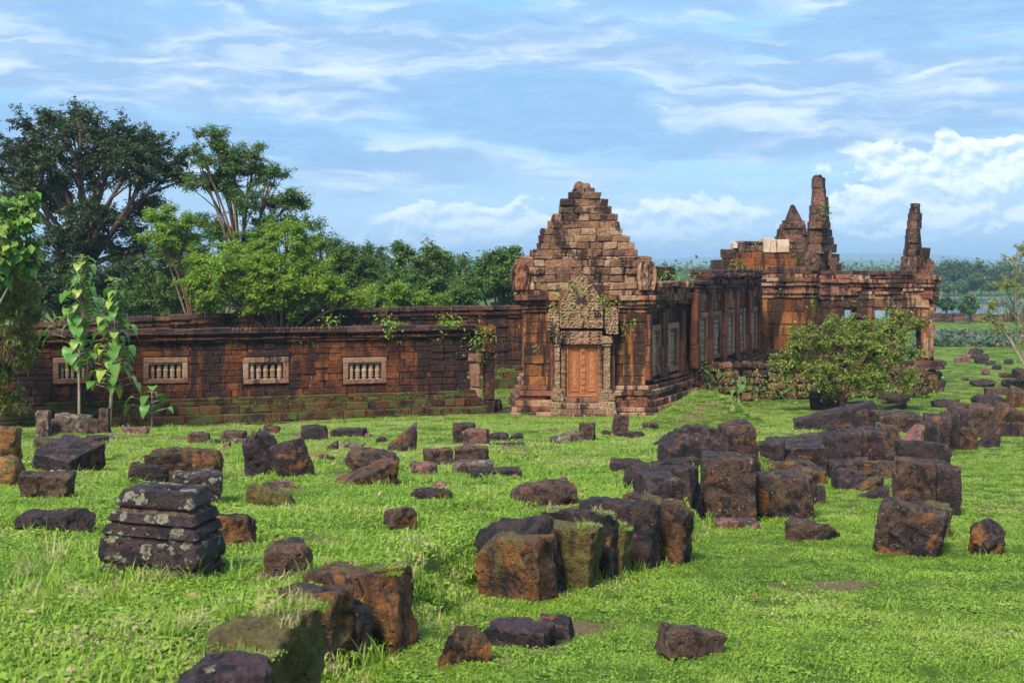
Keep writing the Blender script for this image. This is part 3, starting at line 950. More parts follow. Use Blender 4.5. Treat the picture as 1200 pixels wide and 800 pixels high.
# curled corner stones at both ends of the cornice
def curl(parent, fr, uc, v, z0, h, w, mat, name='antefix', depth=0.35, seed=0.0):
    n = 22
    yy, xx = np.meshgrid(np.linspace(0, 1, n), np.linspace(-1, 1, n), indexing='ij')
    wid = np.clip(np.where(yy < 0.55, 0.75 + 0.25 * np.sin(yy * 3.0), np.sqrt(np.clip(1 - ((yy - 0.55) / 0.47) ** 2, 0.02, 1))), 0.1, 1.1)
    U = uc + xx * wid * w / 2
    rr = np.hypot(xx, (yy - 0.55) * 1.3)
    relief = 0.022 * np.sin(rr * 13 + np.arctan2(yy - .55, xx) * 1.0 + seed) + 0.06 * vnoise(np.stack([xx * 5 + seed, yy * 6, xx * 0], -1).reshape(-1, 3)).reshape(xx.shape)
    edge = (np.abs(xx) > 0.97) | (yy < 0.02) | (yy > 0.98)
    Vv = v + np.where(edge, -depth, 0.05 + relief)
    Q = np.stack([U, Vv, z0 + yy * h], -1).reshape(-1, 3)
    i = (np.arange(n - 1)[:, None] * n + np.arange(n - 1)[None]).ravel()
    m_ = MB()
    m_.raw(fr(Q), np.stack([i, i + 1, i + n + 1, i + n], -1), rng.random())
    return m_.build(name, mat, parent)


curl(pav, fp, Xp(610), 0.30, Zp(341), 1.12, 0.78, M_PAV)
curl(pav, fp, Xp(757), 0.34, Zp(341), 1.22, 0.80, M_PAV, seed=2.0)

# the false door and its carved surround
def relief_panel(parent, name, fr, outline, v, mat, amp=0.05, n=40, thick=0.35):
    """carved slab: outline gives (z, u_left, u_right) rows from foot to top; scroll relief as real geometry"""
    o = np.array(outline, float)
    t = np.linspace(0, 1, n)
    zz = np.interp(t, np.linspace(0, 1, len(o)), o[:, 0]); ll = np.interp(zz, o[:, 0], o[:, 1]); rr_ = np.interp(zz, o[:, 0], o[:, 2])
    s = np.linspace(0, 1, n)
    U = ll[:, None] + (rr_ - ll)[:, None] * s[None]
    Z = np.repeat(zz[:, None], n, 1)
    h = np.zeros_like(U)
    Wd, Hd = rr_.max() - ll.min(), zz[-1] - zz[0]
    nr, nc = max(1, int(round(Hd / 0.34))), max(2, int(round(Wd / 0.34)))
    xc_ = (ll + rr_)[:, None] / 2
    for a_ in range(nr):                                 # tiers of leaf scrolls, mirrored about the middle, a taller figure in the centre
        cz = zz[0] + (a_ + 0.5) / nr * Hd
        for b_ in range(nc):
            cu = (b_ - (nc - 1) / 2) * Wd / nc
            d = np.hypot(U - xc_ - cu, (Z - cz) * 1.05)
            ph = np.arctan2(Z - cz, (U - xc_ - cu) * (1 if cu > 0.01 else -1))
            if abs(cu) < 0.05:
                h += 1.3 * np.exp(-((U - xc_) / 0.07) ** 2 - ((Z - cz) / 0.13) ** 2) + 0.7 * np.cos(np.clip(d * 26, 0, 6.2)) * (d < 0.19)
            else:
                h += np.cos(d * 46 + ph) * np.exp(-(d / 0.15) ** 2) * 1.2
        h -= 0.9 * np.exp(-((Z - (zz[0] + a_ / nr * Hd)) / 0.02) ** 2)
    inner = np.minimum(U - ll[:, None], rr_[:, None] - U)
    h += 0.9 * np.exp(-((inner - 0.05) / 0.03) ** 2) - 0.6 * np.exp(-((inner - 0.11) / 0.02) ** 2)
    h = h * 0.75 + 0.35 * vnoise(np.stack([U * 9, Z * 9, U * 0], -1).reshape(-1, 3)).reshape(U.shape)
    edge = np.zeros_like(U, bool); edge[0] = edge[-1] = True; edge[:, 0] = edge[:, -1] = True
    V = v + np.where(edge, -thick, np.clip(h, -1.5, 1.5) * amp)
    i = (np.arange(n - 1)[:, None] * n + np.arange(n - 1)[None]).ravel()
    m_ = MB(); m_.raw(fr(np.stack([U, V, Z], -1).reshape(-1, 3)), np.stack([i, i + 1, i + n + 1, i + n], -1), 0.6)
    return m_.build(name, mat, parent)


porch_v = 0.55
mb = MB()                                                # body of the porch behind the carving
mb.core(fp, Xp(645), Xp(720), -0.2, porch_v - 0.3, Zp(487), Zp(366))
mb.core(fp, Xp(654), Xp(712), -0.2, porch_v - 0.3, Zp(366), Zp(334))
mb.build('porch', M_PAV, pav)
relief_panel(pav, 'pediment', fp, [(Zp(384.5), Xp(655), Xp(706)), (Zp(365), Xp(655), Xp(706)), (Zp(354), Xp(656.5), Xp(705)), (Zp(346), Xp(661), Xp(700.5)), (Zp(337), Xp(666.5), Xp(695)),
                                   (Zp(329), Xp(673), Xp(688.5)), (Zp(322), Xp(679), Xp(683))], porch_v + 0.10, M_CARVE, 0.040, 96, 0.45)
for a, b, c, d in ((640, 655, 394, 362), (706.5, 723, 391, 360)):        # flame-shaped ends of the pediment
    relief_panel(pav, 'naga_end', fp, [(Zp(c), Xp(a + 3), Xp(b)), (Zp(c - 10), Xp(a), Xp(b)), (Zp(c - 22), Xp(a + 1), Xp(b)), (Zp(d), Xp(a + 3), Xp(b - 2))],
                 porch_v + 0.15, M_CARVE, 0.036, 48, 0.5)
relief_panel(pav, 'lintel', fp, [(Zp(402.5), Xp(655.5), Xp(705)), (Zp(387), Xp(655.5), Xp(705))], porch_v + 0.02, M_FRAME, 0.035, 70, 0.3)
for a, b in ((649.5, 656), (706, 714)):
    mb = MB()
    mb.box(fp, Xp(a - 2), Xp(b + 2), 0.2, porch_v + .16, Zp(401), Zp(393), 0.01)
    mb.box(fp, Xp(a - 1), Xp(b + 1), 0.2, porch_v + .10, Zp(405), Zp(401), 0.01)
    mb.wall(fp, Xp(a), Xp(b), 0.2, porch_v + 0.06, Zp(454), Zp(405), 0.55, 2, jit=0.008)
    mb.box(fp, Xp(a - 2), Xp(b + 2), 0.2, porch_v + .14, Zp(459), Zp(454), 0.01)
    mb.box(fp, Xp(a - 4), Xp(b + 4), 0.2, porch_v + .24, Zp(468), Zp(459), 0.03)
    mb.box(fp, Xp(a - 6), Xp(b + 5), 0.2, porch_v + .32, Zp(476), Zp(468), 0.03)
    mb.box(fp, Xp(a - 5), Xp(b + 6), 0.2, porch_v + .36, Zp(483), Zp(476), 0.02)
    mb.build('pilaster', M_CARVE, pav)
for a in (659.5, 702.5):
    mb = MB()
    h = Zp(404) - Zp(466)
    prof = [(0.10 * (1.0 + 0.13 * math.cos(k * 2.1) + (0.12 if k % 4 == 0 else 0)), k / 24 * h) for k in range(25)]
    mb.lathe((Xp(a), PY0 - porch_v + 0.12, Zp(466)), prof, 8)
    mb.build('colonnette', M_FRAME, pav)
dv = porch_v - 0.24
mb = MB()
mb.box(fp, Xp(663), Xp(702.5), dv - 0.2, dv, Zp(464), Zp(403), 0, 0.55)
for a, b, c, d, o, r in ((663, 666, 403, 464, .07, .4), (699, 702.5, 403, 464, .07, .4), (663, 702.5, 403, 405.5, .075, .5), (663, 702.5, 461, 464, .08, .6),
                         (679.5, 686, 405.5, 461, .05, .75), (667.5, 669, 408, 458, .03, .6), (676.8, 678.3, 408, 458, .03, .6), (687.5, 689, 408, 458, .03, .6), (696.5, 698, 408, 458, .03, .6),
                         (669, 676.8, 408, 410, .035, .7), (689, 696.5, 408, 410, .035, .7), (669, 676.8, 456, 458, .035, .7), (689, 696.5, 456, 458, .035, .7),
                         (670.5, 675.5, 412, 454, .012, .9), (690.5, 695.2, 412, 454, .012, .9)):
    mb.box(fp, Xp(a), Xp(b), dv - 0.05, dv + o, Zp(max(c, d)), Zp(min(c, d)), 0.002, r)
for k in range(7):                                       # the row of square bosses down the meeting stile
    z = 410 + k * 7.2
    mb.box(fp, Xp(680.6), Xp(684.9), dv, dv + 0.075, Zp(z + 4.4), Zp(z), 0.004)
mb.build('false_door', M_DOOR, pav)
mb = MB()
mb.course(fp, Xp(660), Xp(705), dv - 0.1, porch_v + 0.04, Zp(470), Zp(464), 1.2, 0.008)
mb.course(fp, Xp(657), Xp(708), dv - 0.1, porch_v + 0.22, Zp(476.5), Zp(470), 1.2, 0.008)
mb.course(fp, Xp(657), Xp(708), dv - 0.1, porch_v + 0.35, Zp(483), Zp(476.5), 1.2, 0.008)
mb.build('threshold', M_FRAME, pav)
for a, b, c, d in w2:
    window(pav, fs, a, b, 0.0, c, d, 3, 0.22, rad=0.15, out=0.12)
mb = MB()
for a, b in ((fs.u_at(757), fs.u_at(760.5)), (fs.u_at(773), fs.u_at(778.5)), (fs.u_at(795.5), fs.u_at(799.5))):
    mb.wall(fs, a, b, -0.1, 0.16, zs0, Zp(368), 0.7, 2, jit=0.012)
    mb.build('pilaster', M_PIL, pav); mb = MB()

# ------------------------------------------------------------------ the gallery running back from it
GA = np.array([xr, PY0]) + DV * LEN1 + side_o * 0.30
fg = Frame(GA, DV)
gal = empty('side_gallery', (GA[0], GA[1], -5.6), 'receding stone gallery with five tall baluster windows between red pilasters, behind the pavilion', 'ruin')
GL = fg.u_at(889.5)
wn_ = []
for a, b in ((815.8, 827.5), (832.5, 843.5), (848.5, 858.8), (863.5, 871.8), (877.5, 885.5)):
    wn_.append((fg.u_at(a), fg.u_at(b), -4.05, -1.92))
mb = MB()
mb.wall(fg, 0, GL, -0.5, 0, -4.25, -1.05, 0.42, 0.8, holes=wn_, jit=0.014, vj=0.03)
mb.core(fg, 0.02, GL, -0.6, -0.06, -6.3, -0.72, holes=wn_)
mb.core(fg, 0.02, GL, -1.0, -0.6, -6.3, -0.72)  # dark back added behind the gallery windows to shut out light
fg2 = Frame(GA, (-DV[1], DV[0]))
mb.build('wall', M_HALL, gal)
mb = MB()
for o, z0, z1 in ((0.10, -4.45, -4.25), (0.22, -4.62, -4.45), (0.34, -4.85, -4.62), (0.26, -5.0, -4.85), (0.46, -5.25, -5.0), (0.6, -6.3, -5.25)):
    mb.course(fg, -0.3, GL, -0.2, o, z0, z1, 1.0, 0.018, vj=0.03)
mb.build('plinth', M_CAP, gal)
mb = MB()
for o, z0, z1, ms in ((0.08, -1.05, -0.88, 0), (0.16, -0.88, -0.70, 0), (0.28, -0.70, -0.50, 0), (0.20, -0.50, -0.38, 0.0), (0.34, -0.38, -0.20, .0), (0.24, -0.20, -0.04, 0.14)):
    mb.course(fg, -0.3 if z1 < -.4 else 1.2, GL, -0.7, o, z0, z1, 0.75, 0.025, vj=0.04, missing=ms)
mb.build('cornice', M_CAP, gal)
for i, (a, b) in enumerate(((811.5, 814.8), (828.2, 831.8), (844.2, 847.6), (859.4, 862.6), (872.6, 876.6), (886.2, 888.8))):
    mb = MB()
    mb.wall(fg, fg.u_at(a), fg.u_at(b), -0.1, 0.20, -4.25, -1.05, 1.1, 2, jit=0.012)
    mb.build('pilaster', M_PIL, gal)
for a, b, c, d in wn_:
    window(gal, fg, a, b, 0.0, c, d, 3, 0.2, rad=0.16, out=0.10)
# far inner wall line of the same gallery, seen over the low roofless part next to the pavilion
mb = MB()
fi = Frame(np.array([xr, PY0]) + DV * 2.0 - side_o * 4.6, DV)
mb.wall(fi, 0, 17, -0.4, 0, -2.2, Zp(312, 58), 0.4, 0.9, jit=0.03, vj=0.04)
mb.course(fi, 1, 7, -0.5, 0.1, Zp(312, 58), Zp(309.5, 58), 0.8, 0.03, missing=0.12)
mb.build('inner_wall', M_CAP, gal)

# ------------------------------------------------------------------ the main hall across the end
HYD = 68.0
Xh = lambda px, y=HYD: (px - CX) / F * y
Zh = lambda py, y=HYD: (HY - py) / F * y
fh = Frame((0, HYD), (1, 0))
hall = empty('main_hall', (Xh(990), HYD, -5.7), 'roofless main hall with orange stained wall and square openings, between gallery and lake', 'ruin')
mb = MB()
mb.wall(fh, Xh(886), Xh(960), -0.8, 0, Zh(410), Zh(349), 0.62, 0.85, jit=0.014, vj=0.02)
mb.core(fh, Xh(886), Xh(960), -1.0, -0.06, -6.3, Zh(320))
mb.build('stained_wall', M_HALLO, hall)
mb = MB()
pv = 0.7
holes = [(Xh(984), Xh(999), Zh(430), Zh(363)), (Xh(1021), Xh(1044), Zh(430), Zh(363)), (Xh(1046), Xh(1075), Zh(424), Zh(386))]
mb.wall(fh, Xh(959), Xh(1084), pv - 0.95, pv, Zh(428), Zh(349), 0.50, 0.85, holes=holes, jit=0.03, vj=0.04)
mb.core(fh, Xh(959.5), Xh(1083), pv - 0.9, pv - 0.07, -6.3, Zh(320), holes=[(a, b, c, d) for a, b, c, d in holes])
mb.box(fh, Xh(971), Xh(985), pv - 0.8, pv + 0.05, Zh(430), Zh(363), 0.02, 0.05)
mb.box(fh, Xh(1076), Xh(1088), pv - 0.5, pv + 0.14, Zh(417), Zh(390), 0.02, 0.9)
for k in range(16):                                      # ragged, toothed right-hand end
    z = 424 - k * 6.4
    r = np.interp(z, (322, 330, 345, 362, 372, 424), (1096, 1097, 1099, 1094, 1090, 1089)) + rng.uniform(-2.5, 2.0)
    mb.box(fh, Xh(1083), Xh(r), pv - 1.3, pv - 0.1 + rng.normal(0, .06), Zh(z), Zh(z - 6.2), 0.03)
mb.build('portico_wall', M_HALL, hall)
mb = MB()
for o, a, b in ((0.08, 349, 344), (0.18, 344, 339.5), (0.10, 339.5, 335), (0.26, 335, 330), (0.36, 330, 325.5), (0.22, 325.5, 321)):
    mb.course(fh, Xh(887), Xh(958), -0.9, o, Zh(a), Zh(b), 0.9, 0.018, vj=0.03)
    mb.course(fh, Xh(956), Xh(1088), pv - 1.0, pv + o * 0.8, Zh(a + 1.5), Zh(b + 1.5), 0.85, 0.02, vj=0.045)
mb.build('cornice', M_PAV, hall)
mb = MB()
mb.course(fh, Xh(896), Xh(951), -0.8, 0.2, Zh(320.5), Zh(317.5), 0.9, 0.02)
for k in range(17):                                      # worn row of lotus buds on the parapet
    px = 899 + k * 3.05
    mb.lathe((Xh(px), HYD - 0.12, Zh(317.6)), [(0.055, 0), (0.066, .07), (0.06, .16), (0.028, .22), (0.001, .235)], 7)
mb.course(fh, Xh(903), Xh(945), -0.8, 0.0, Zh(317.5), Zh(312.5), 0.7, 0.03)
mb.course(fh, Xh(958), Xh(1064), pv - 0.9, pv + 0.16, Zh(322.4), Zh(317.5), 0.75, 0.03, vj=0.05)
mb.build('coping', M_CAP, hall)
mb = MB()
for o, a, b in ((0.14, 414, 409), (0.3, 419, 414), (0.2, 424, 419), (0.45, 445, 424)):
    mb.course(fh, Xh(889), Xh(962), -0.3, o, Zh(a), Zh(b), 0.9, 0.02)
    mb.course(fh, Xh(958), Xh(1092), pv - 0.8, pv + o, Zh(a + 13), Zh(b + 13), 0.9, 0.03)
mb.build('plinth', M_CAP, hall)


def pinnacle(rows, y, dep, mat, parent, jit=0.035):
    """remains of a gable seen along its edge: stacked stones, front and flank; rows = (py_foot, x_left, x_ridge, x_right)"""
    m_ = MB()
    z = lambda py: (HY - py) / F * y
    rows = sorted(rows, reverse=True)
    for (ya, la, ca, ra), (yb, lb, cb, rb) in zip(rows[:-1], rows[1:]):
        k = max(1, int(round((z(yb) - z(ya)) / 0.42)))
        for j in range(k):
            t0, t1 = j / k, (j + 1) / k
            l0 = la + (lb - la) * t0; c0 = ca + (cb - ca) * t0; r0 = ra + (rb - ra) * t0
            w = rng.normal(0, jit, 4)
            d = dep * (0.35 + 0.65 * (Xh(r0, y) - Xh(c0, y)))
            x0, xc, x1 = Xh(l0, y) + w[0], Xh(c0, y) + w[1] * .5, Xh(r0, y + d) + w[2]
            za, zb = z(ya) + (z(yb) - z(ya)) * t0, z(ya) + (z(yb) - z(ya)) * t1 - 0.012
            f0 = rng.normal(0, 0.05)
            B = np.array([(x0, y + f0 + 0.12, 0), (xc, y + f0, 0), (x1, y + d, 0), (xc - 0.05, y + d + 0.5, 0), (x0, y + 0.8, 0)])
            c = B.mean(0)
            V = np.concatenate([B + (0, 0, za), (B - c) * (0.985) + c + (0, 0, zb)]) + rng.normal(0, 0.015, (10, 3))
            Fq = [(i, (i + 1) % 5, 5 + (i + 1) % 5, 5 + i) for i in range(5)]
            r = rng.random()
            m_.raw(V, Fq, r)
            m_.raw(V[5:], [(0, 1, 2, 3)], r); m_.raw(V[5:], [(0, 3, 4, 0)], r)
    return m_.build('pinnacle', mat, parent, worn=0.05)


pinnacle([(320, 944.5, 960, 987), (308, 945, 960, 984), (296, 946, 962, 981), (285, 949, 963, 977), (268, 951, 965, 975.5), (250, 952.5, 966, 971.5), (230, 954.5, 965, 969), (220, 956, 963.5, 966.5), (207, 957, 962, 964), (204.5, 958.5, 962, 963)],
         HYD + 0.4, 2.2, M_SPIRE, hall)
curl(hall, fh, Xh(951.5), 0.15, Zh(319), 1.1, 0.75, M_SPIRE, seed=1.0)
mb = MB()
mb.box(fh, Xh(977), Xh(981.5), -2.2, -1.3, Zh(312), Zh(292), 0.03)
mb.build('loose_block', M_SPIRE, hall); mb = MB()
mb.box(fh, Xh(980), Xh(988), -2.2, -1.2, Zh(318), Zh(302), 0.03)
mb.build('loose_block', M_SPIRE, hall)
pinnacle([(324, 1059, 1074, 1086), (312, 1061, 1074, 1083), (300, 1063.5, 1074, 1081), (284, 1065.5, 1074, 1080.5), (268, 1067.5, 1074, 1080), (258, 1069.5, 1074, 1080), (249, 1071.5, 1075, 1079.5), (243, 1073, 1076, 1078.5), (238, 1073.5, 1076.5, 1078)],
         HYD + 0.2, 1.6, M_SPIRE, hall)
curl(hall, fh, Xh(1062), 0.55, Zh(323), 0.98, 0.75, M_SPIRE, seed=3.0)
mb = MB()
for a, b, c, d in ((1079, 1091, 330, 316), (1082.5, 1090.5, 316, 303), (1083, 1090, 303, 290), (1086, 1094, 326, 305)):
    mb.box(fh, Xh(a), Xh(b), -0.8, 0.1, Zh(c), Zh(d), 0.03)
mb.build('end_pier', M_SPIRE, hall)

# ------------------------------------------------------------------ the sanctuary block behind the hall
SY0 = 75.0
Xs = lambda px, y=SY0: (px - CX) / F * y
Zs = lambda py, y=SY0: (HY - py) / F * y
fk = Frame((0, SY0), (1, 0))
shr = empty('sanctuary', (Xs(895), SY0, -5.5), 'orange sanctuary block with pale replacement stones and small triangular gable, behind the main hall', 'ruin')
mb = MB()
mb.core(fk, Xs(849), Xs(960), -5, -0.06, -6.4, Zs(304))
mb.wall(fk, Xs(848), Xs(960), -0.8, 0, Zs(326), Zs(303), 0.36, 0.9, jit=0.015)
mb.course(fk, Xs(863), Xs(960), -0.8, -0.1, Zs(303), Zs(295.5), 1.2, 0.015)
mb.build('wall', M_HALLO, shr)
mb = MB()
mb.course(fk, Xs(847.5), Xs(863), -1.2, 0.02, Zs(303), Zs(291.5), 0.6, 0.03)
mb.course(fk, Xs(864), Xs(896), -1.2, -0.25, Zs(295.5), Zs(287), 0.7, 0.03)
mb.course(fk, Xs(866), Xs(896), -1.2, -0.28, Zs(287), Zs(282.5), 0.7, 0.03)
mb.build('upper_courses', M_SPIRE, shr, worn=0.06)
mb = MB()
for a, b, c, d in ((859.5, 864.5, 291, 284.5), (895.5, 903, 296, 279), (903.2, 910, 296, 280), (911, 925, 296, 289), (911.5, 925, 289, 280.5)):
    mb.box(fk, Xs(a), Xs(b), -1.1, -0.02, Zs(c), Zs(d), 0.012)
    mb.build('replacement_block', M_NEW, shr); mb = MB()
for ya, yb, l, r in ((300, 292, 908, 952), (292, 284, 909.5, 951.5), (284, 276, 911.5, 950.5), (276, 268, 914.5, 948), (268, 262, 918, 945), (262, 258, 921, 942.5)):
    mb.course(fk, Xs(l, 77), Xs(r, 77), -3.1, -2.0, Zs(ya, 77), Zs(yb, 77), 0.5, 0.03, vj=0.05)
    mb.box(fk, Xs(l + 2, 77), Xs(r - 2, 77), -3.0, -2.1, Zs(ya, 77), Zs(yb, 77) + .02, 0, 0.1)
tip = np.array([(Xs(923.5, 77), -2.0, Zs(258, 77)), (Xs(940.5, 77), -2.0, Zs(258, 77)), (Xs(940.5, 77), -3.0, Zs(258, 77)), (Xs(923.5, 77), -3.0, Zs(258, 77)),
                (Xs(929.5, 77), -2.3, Zs(239.5, 77)), (Xs(932, 77), -2.3, Zs(239.5, 77)), (Xs(932, 77), -2.7, Zs(239.5, 77)), (Xs(929.5, 77), -2.7, Zs(239.5, 77))])
mb.raw(fk(tip), BOXF, 0.3)
mb.build('gable', M_SPIRE, shr)


# rubble retaining bank in front of the gallery
def rubble(name, pts, y, rows, mats, label, cat, hb=0.32, seed=0):
    """low dry wall of uneven stones: one thing; pts = pixel (x, top_y, foot_y) along it"""
    m_ = MB()
    px = [p[0] for p in pts]
    x = px[0]
    cub = np.array([(-1, -1, -1), (1, -1, -1), (1, 1, -1), (-1, 1, -1), (-1, -1, 1), (1, -1, 1), (1, 1, 1), (-1, 1, 1)], float)
    while x < px[-1]:
        w = rng.uniform(8, 15)
        t, f = np.interp(x, px, [p[1] for p in pts]), np.interp(x, px, [p[2] for p in pts])
        yy = np.interp(x, px, y)
        n = max(2, int(round((f - t) / 9.5)))
        for k in range(n):
            ya = t + (f - t) * k / n; yb = t + (f - t) * (k + 1) / n
            c = P(x + w / 2 + rng.uniform(-2, 2), (ya + yb) / 2 + rng.uniform(-.8, .8), yy)
            sx, sz = w / 2 / F * yy * rng.uniform(.9, 1.15), (yb - ya) / 2 / F * yy * rng.uniform(0.9, 1.1)
            V = cub * (sx, 0.4, sz) * rng.uniform(.8, 1.1, (8, 3)) + np.array(c) + (0, rng.uniform(-.12, .12) - 0.08 * k, 0)
            m_.raw(V, BOXF, rng.random())
        x += w * 0.95
    o = m_.build(name, mats, worn=0.09)
    return set_props(o, label, cat, kind='thing')


rubble('rubble_wall', [(806, 436, 470), (830, 424, 470), (870, 423, 468), (905, 426, 468), (960, 430, 466), (1085, 430, 462)], [55.5, 57, 58.5, 59, 60, 60.5], 3,
       M_RUB, "low rubble retaining wall of red mossy stones before the gallery, behind the grassy mound", 'wall')
rubble('lakeside_wall', [(1085, 366, 377), (1130, 367, 377), (1180, 368, 377), (1230, 368, 377)], [196, 196, 196, 196], 1,
       M_CAP, 'low dark stone wall along the near shore of the lake', 'wall')

# ================================================================== TUMBLED STONES
_cube_cache = {}


def cube_grid(n):
    if n not in _cube_cache:
        b = bmesh.new()
        bmesh.ops.create_cube(b, size=2)
        bmesh.ops.subdivide_edges(b, edges=b.edges[:], cuts=n, use_grid_fill=True)
        _cube_cache[n] = (np.array([v.co[:] for v in b.verts]), np.array([[v.index for v in f.verts] for f in b.faces]))
        b.free()
    return _cube_cache[n]


def stone_shape(kind, w, d, h, n, seed):
    r = np.random.default_rng(seed)
    Vc, Fc = cube_grid(n)
    half = np.array([w, d, h]) / 2
    m = half.min()
    if kind == 'rock':
        s = Vc / np.linalg.norm(Vc, axis=1)[:, None]
        q = np.sign(Vc) * np.abs(Vc) ** 1.0
        p = (s * 0.62 + q * 0.38) * half * 1.06
        cuts, depth = 9, 0.26
    else:
        rad = m * {'block': 0.15, 'slab': 0.17, 'wedge': 0.14, 'ribbed': 0.14, 'sharp': 0.07}.get(kind, 0.15)
        b = Vc * half
        q = np.clip(b, -(half - rad), half - rad)
        e = b - q
        ln = np.linalg.norm(e, axis=1)[:, None]
        p = np.where(ln > 1e-9, q + e / np.maximum(ln, 1e-9) * rad, b)
        cuts, depth = {'wedge': 4, 'slab': 6, 'sharp': 4, 'ribbed': 2}.get(kind, 7), 0.10
    depth = depth * r.uniform(0.8, 2.1)
    for k in range(cuts):                                # broken corners and edges
        nn = r.normal(0, 1, 3)
        if r.random() < 0.6: nn[r.integers(3)] *= 0.15
        nn /= np.linalg.norm(nn)
        sup = np.abs(nn * half).sum()
        dd = p @ nn - sup * (1 - depth * r.uniform(0.5, 1.6))
        p = p - nn * np.maximum(dd, 0)[:, None] * 0.92
    if kind == 'wedge':                                  # top falls away to one side
        t = (p[:, 2] + half[2]) / h
        p[:, 2] = -half[2] + t * h * np.interp(p[:, 0], [-half[0], half[0]], [0.35, 1.05])
    if kind == 'ribbed':                                 # carved mouldings running across
        up = sstep(p[:, 2], 0, half[2] * 0.6)
        ph = np.sin(p[:, 0] / w * 34)
        p[:, 2] += up * 0.030 * h * np.clip(ph * 2.2, -1, 1)
        p[:, 2] -= up * (p[:, 0] / half[0]) ** 2 * h * 0.22
    s = 1.0 / max(0.25, (w * h * d) ** (1 / 3))
    nrm = p / half / np.maximum(np.linalg.norm(p / half, axis=1)[:, None], 1e-6)
    f1 = fbm(p * s * 1.7 + seed * 3.1, 4)
    f2 = fbm(p * 9.0 + seed * 1.7, 4, 0.6)
    a1 = {'rock': 0.16, 'block': 0.075, 'slab': 0.09, 'wedge': 0.09, 'sharp': 0.04, 'ribbed': 0.04}.get(kind, 0.07)
    pit = np.clip(vnoise(p * 17.0 + seed) - 0.35, 0, 1)
    p = p + nrm * (f1 * a1 * m * 2 + f2 * 0.026 - np.abs(fbm(p * 5.0 + seed * 0.7, 3)) * 0.05 + 0.012 - pit * 0.035)[:, None]
    return p, Fc


def stone(name, cx, by, w, h, d, yaw, kind, mat, label, cat='stone block', roll=0.0, pitch=0.0, group='fallen temple stones lying in the grass', sink=0.06, y=None, zlift=0.0, taper=0.0, hx=None, topz=None):
    """cx, by: pixel middle of the foot and pixel row of the foot; w, h silhouette in pixels; d depth as a share of w; yaw, roll, pitch in degrees"""
    gx, gy, gz = hit(cx if hx is None else hx, by)
    if hx is not None:
        gx = (cx - CX) / F * gy
    if y is not None:
        gx, gy = (cx - CX) / F * y, y
        gz = G(gx, gy)
    s = gy / F
    wm, hm_ = w * s, h * s
    dm = max(0.06, d * wm)
    ya = R(yaw)
    lw = max(0.35 * wm, (wm - dm * abs(math.sin(ya))) / max(abs(math.cos(ya)), 0.4))
    slope = (by - HY) / F
    proj = dm * math.cos(ya) + lw * abs(math.sin(ya))
    hh = max(0.45 * hm_, hm_ - proj * slope * 0.9)
    hh2 = hh * 1.12 + sink
    n = 40 if kind == 'ribbed' or w > 85 else 26 if w > 50 else 11 if w > 28 else 7
    seed = int(cx * 7 + by * 13) % 9973
    p, Fc = stone_shape(kind, lw, dm, hh2, n, seed)
    if taper:
        k = 1 - taper * (p[:, 2] / hh2 + 0.5)
        p[:, 0] *= k; p[:, 1] *= k
    p[:, 2] += hh2 / 2
    o = mesh_np(name, p, Fc, mat, smooth=n > 7)
    o.location = (gx + (gx / gy) * proj * 0.5, gy + proj * 0.5, gz - sink - hh * 0.10 + zlift)
    if topz is not None:
        o.location.z = topz - p[:, 2].max()
    tr = np.random.default_rng(seed + 5).normal(0, 1, 3) * (3.0, 3.0, 5.0)
    o.rotation_euler = (R(pitch + tr[0]), R(roll + tr[1]), ya + R(tr[2]))
    return set_props(o, label, cat, group, 'thing')


S = stone
# --- the front of the blocks' line, bottom left
S('boulder', 268, 842, 150, 120, .7, 10, 'rock', PURPLE, 'dark purple boulder cut by the bottom edge of the photo, before the mossy block', 'boulder', y=4.25, topz=-1.33, sink=0.3)
S('stone_block', 300, 812, 170, 120, 1.35, -16, 'rock', MOSSY, 'wide moss-covered block with grass on its top, between dark boulder and tall brown slab', y=4.85, topz=-1.42, sink=0.4, pitch=5)
S('stone_slab', 360, 800, 112, 124, .5, -26, 'block', RUST, "tall brown slab with rust streaks on its right face, right of the grass-topped block", 'stone slab', hx=412, sink=0.3)
S('stone_slab', 418, 790, 54, 100, .5, -24, 'slab', PURPLE, 'thin rounded grey-purple slab squeezed between the brown slab and the leaning orange block', 'stone slab', hx=443, sink=0.3)
S('stone_block', 437, 780, 132, 130, .5, -26, 'block', RUST, 'large dark orange block leaning outward, the largest at the right end of the nearest cluster', roll=-5, hx=490, sink=0.3)
S('boulder', 336, 684, 60, 44, .7, 15, 'block', BROWN, "small rounded rock with pale worn patch, between moulded pedestal and leaning orange block", 'rock', sink=0.3, zlift=0.06)
S('stone_slab', 296, 688, 66, 15, .5, 8, 'slab', PINK, 'low pinkish slab nearly buried in grass just right of the moulded pedestal', 'stone slab', sink=0.3)
S('stone_fragment', 538, 792, 84, 46, .22, 22, 'rock', RUST, 'long narrow ridge of rusty stone half buried in the grass below the leaning orange block', 'stone', roll=14, sink=0.3, zlift=0.13)
S('stone_slab', 603, 764, 92, 44, .55, -18, 'sharp', PURPLE, 'flat dark purple slab lying in the grass in front of the row of upright blocks', 'stone slab', roll=5, sink=0.3)
S('stone_block', 649, 750, 46, 36, .8, -16, 'block', BLACK, 'small dark block touching the right end of the flat purple slab', sink=0.3)
S('stone_fragment', 806, 776, 84, 38, .5, 24, 'block', BROWN, "lone low wedge of wet brown stone on the open lawn, nearest the viewer", 'stone', roll=8, zlift=0.05)
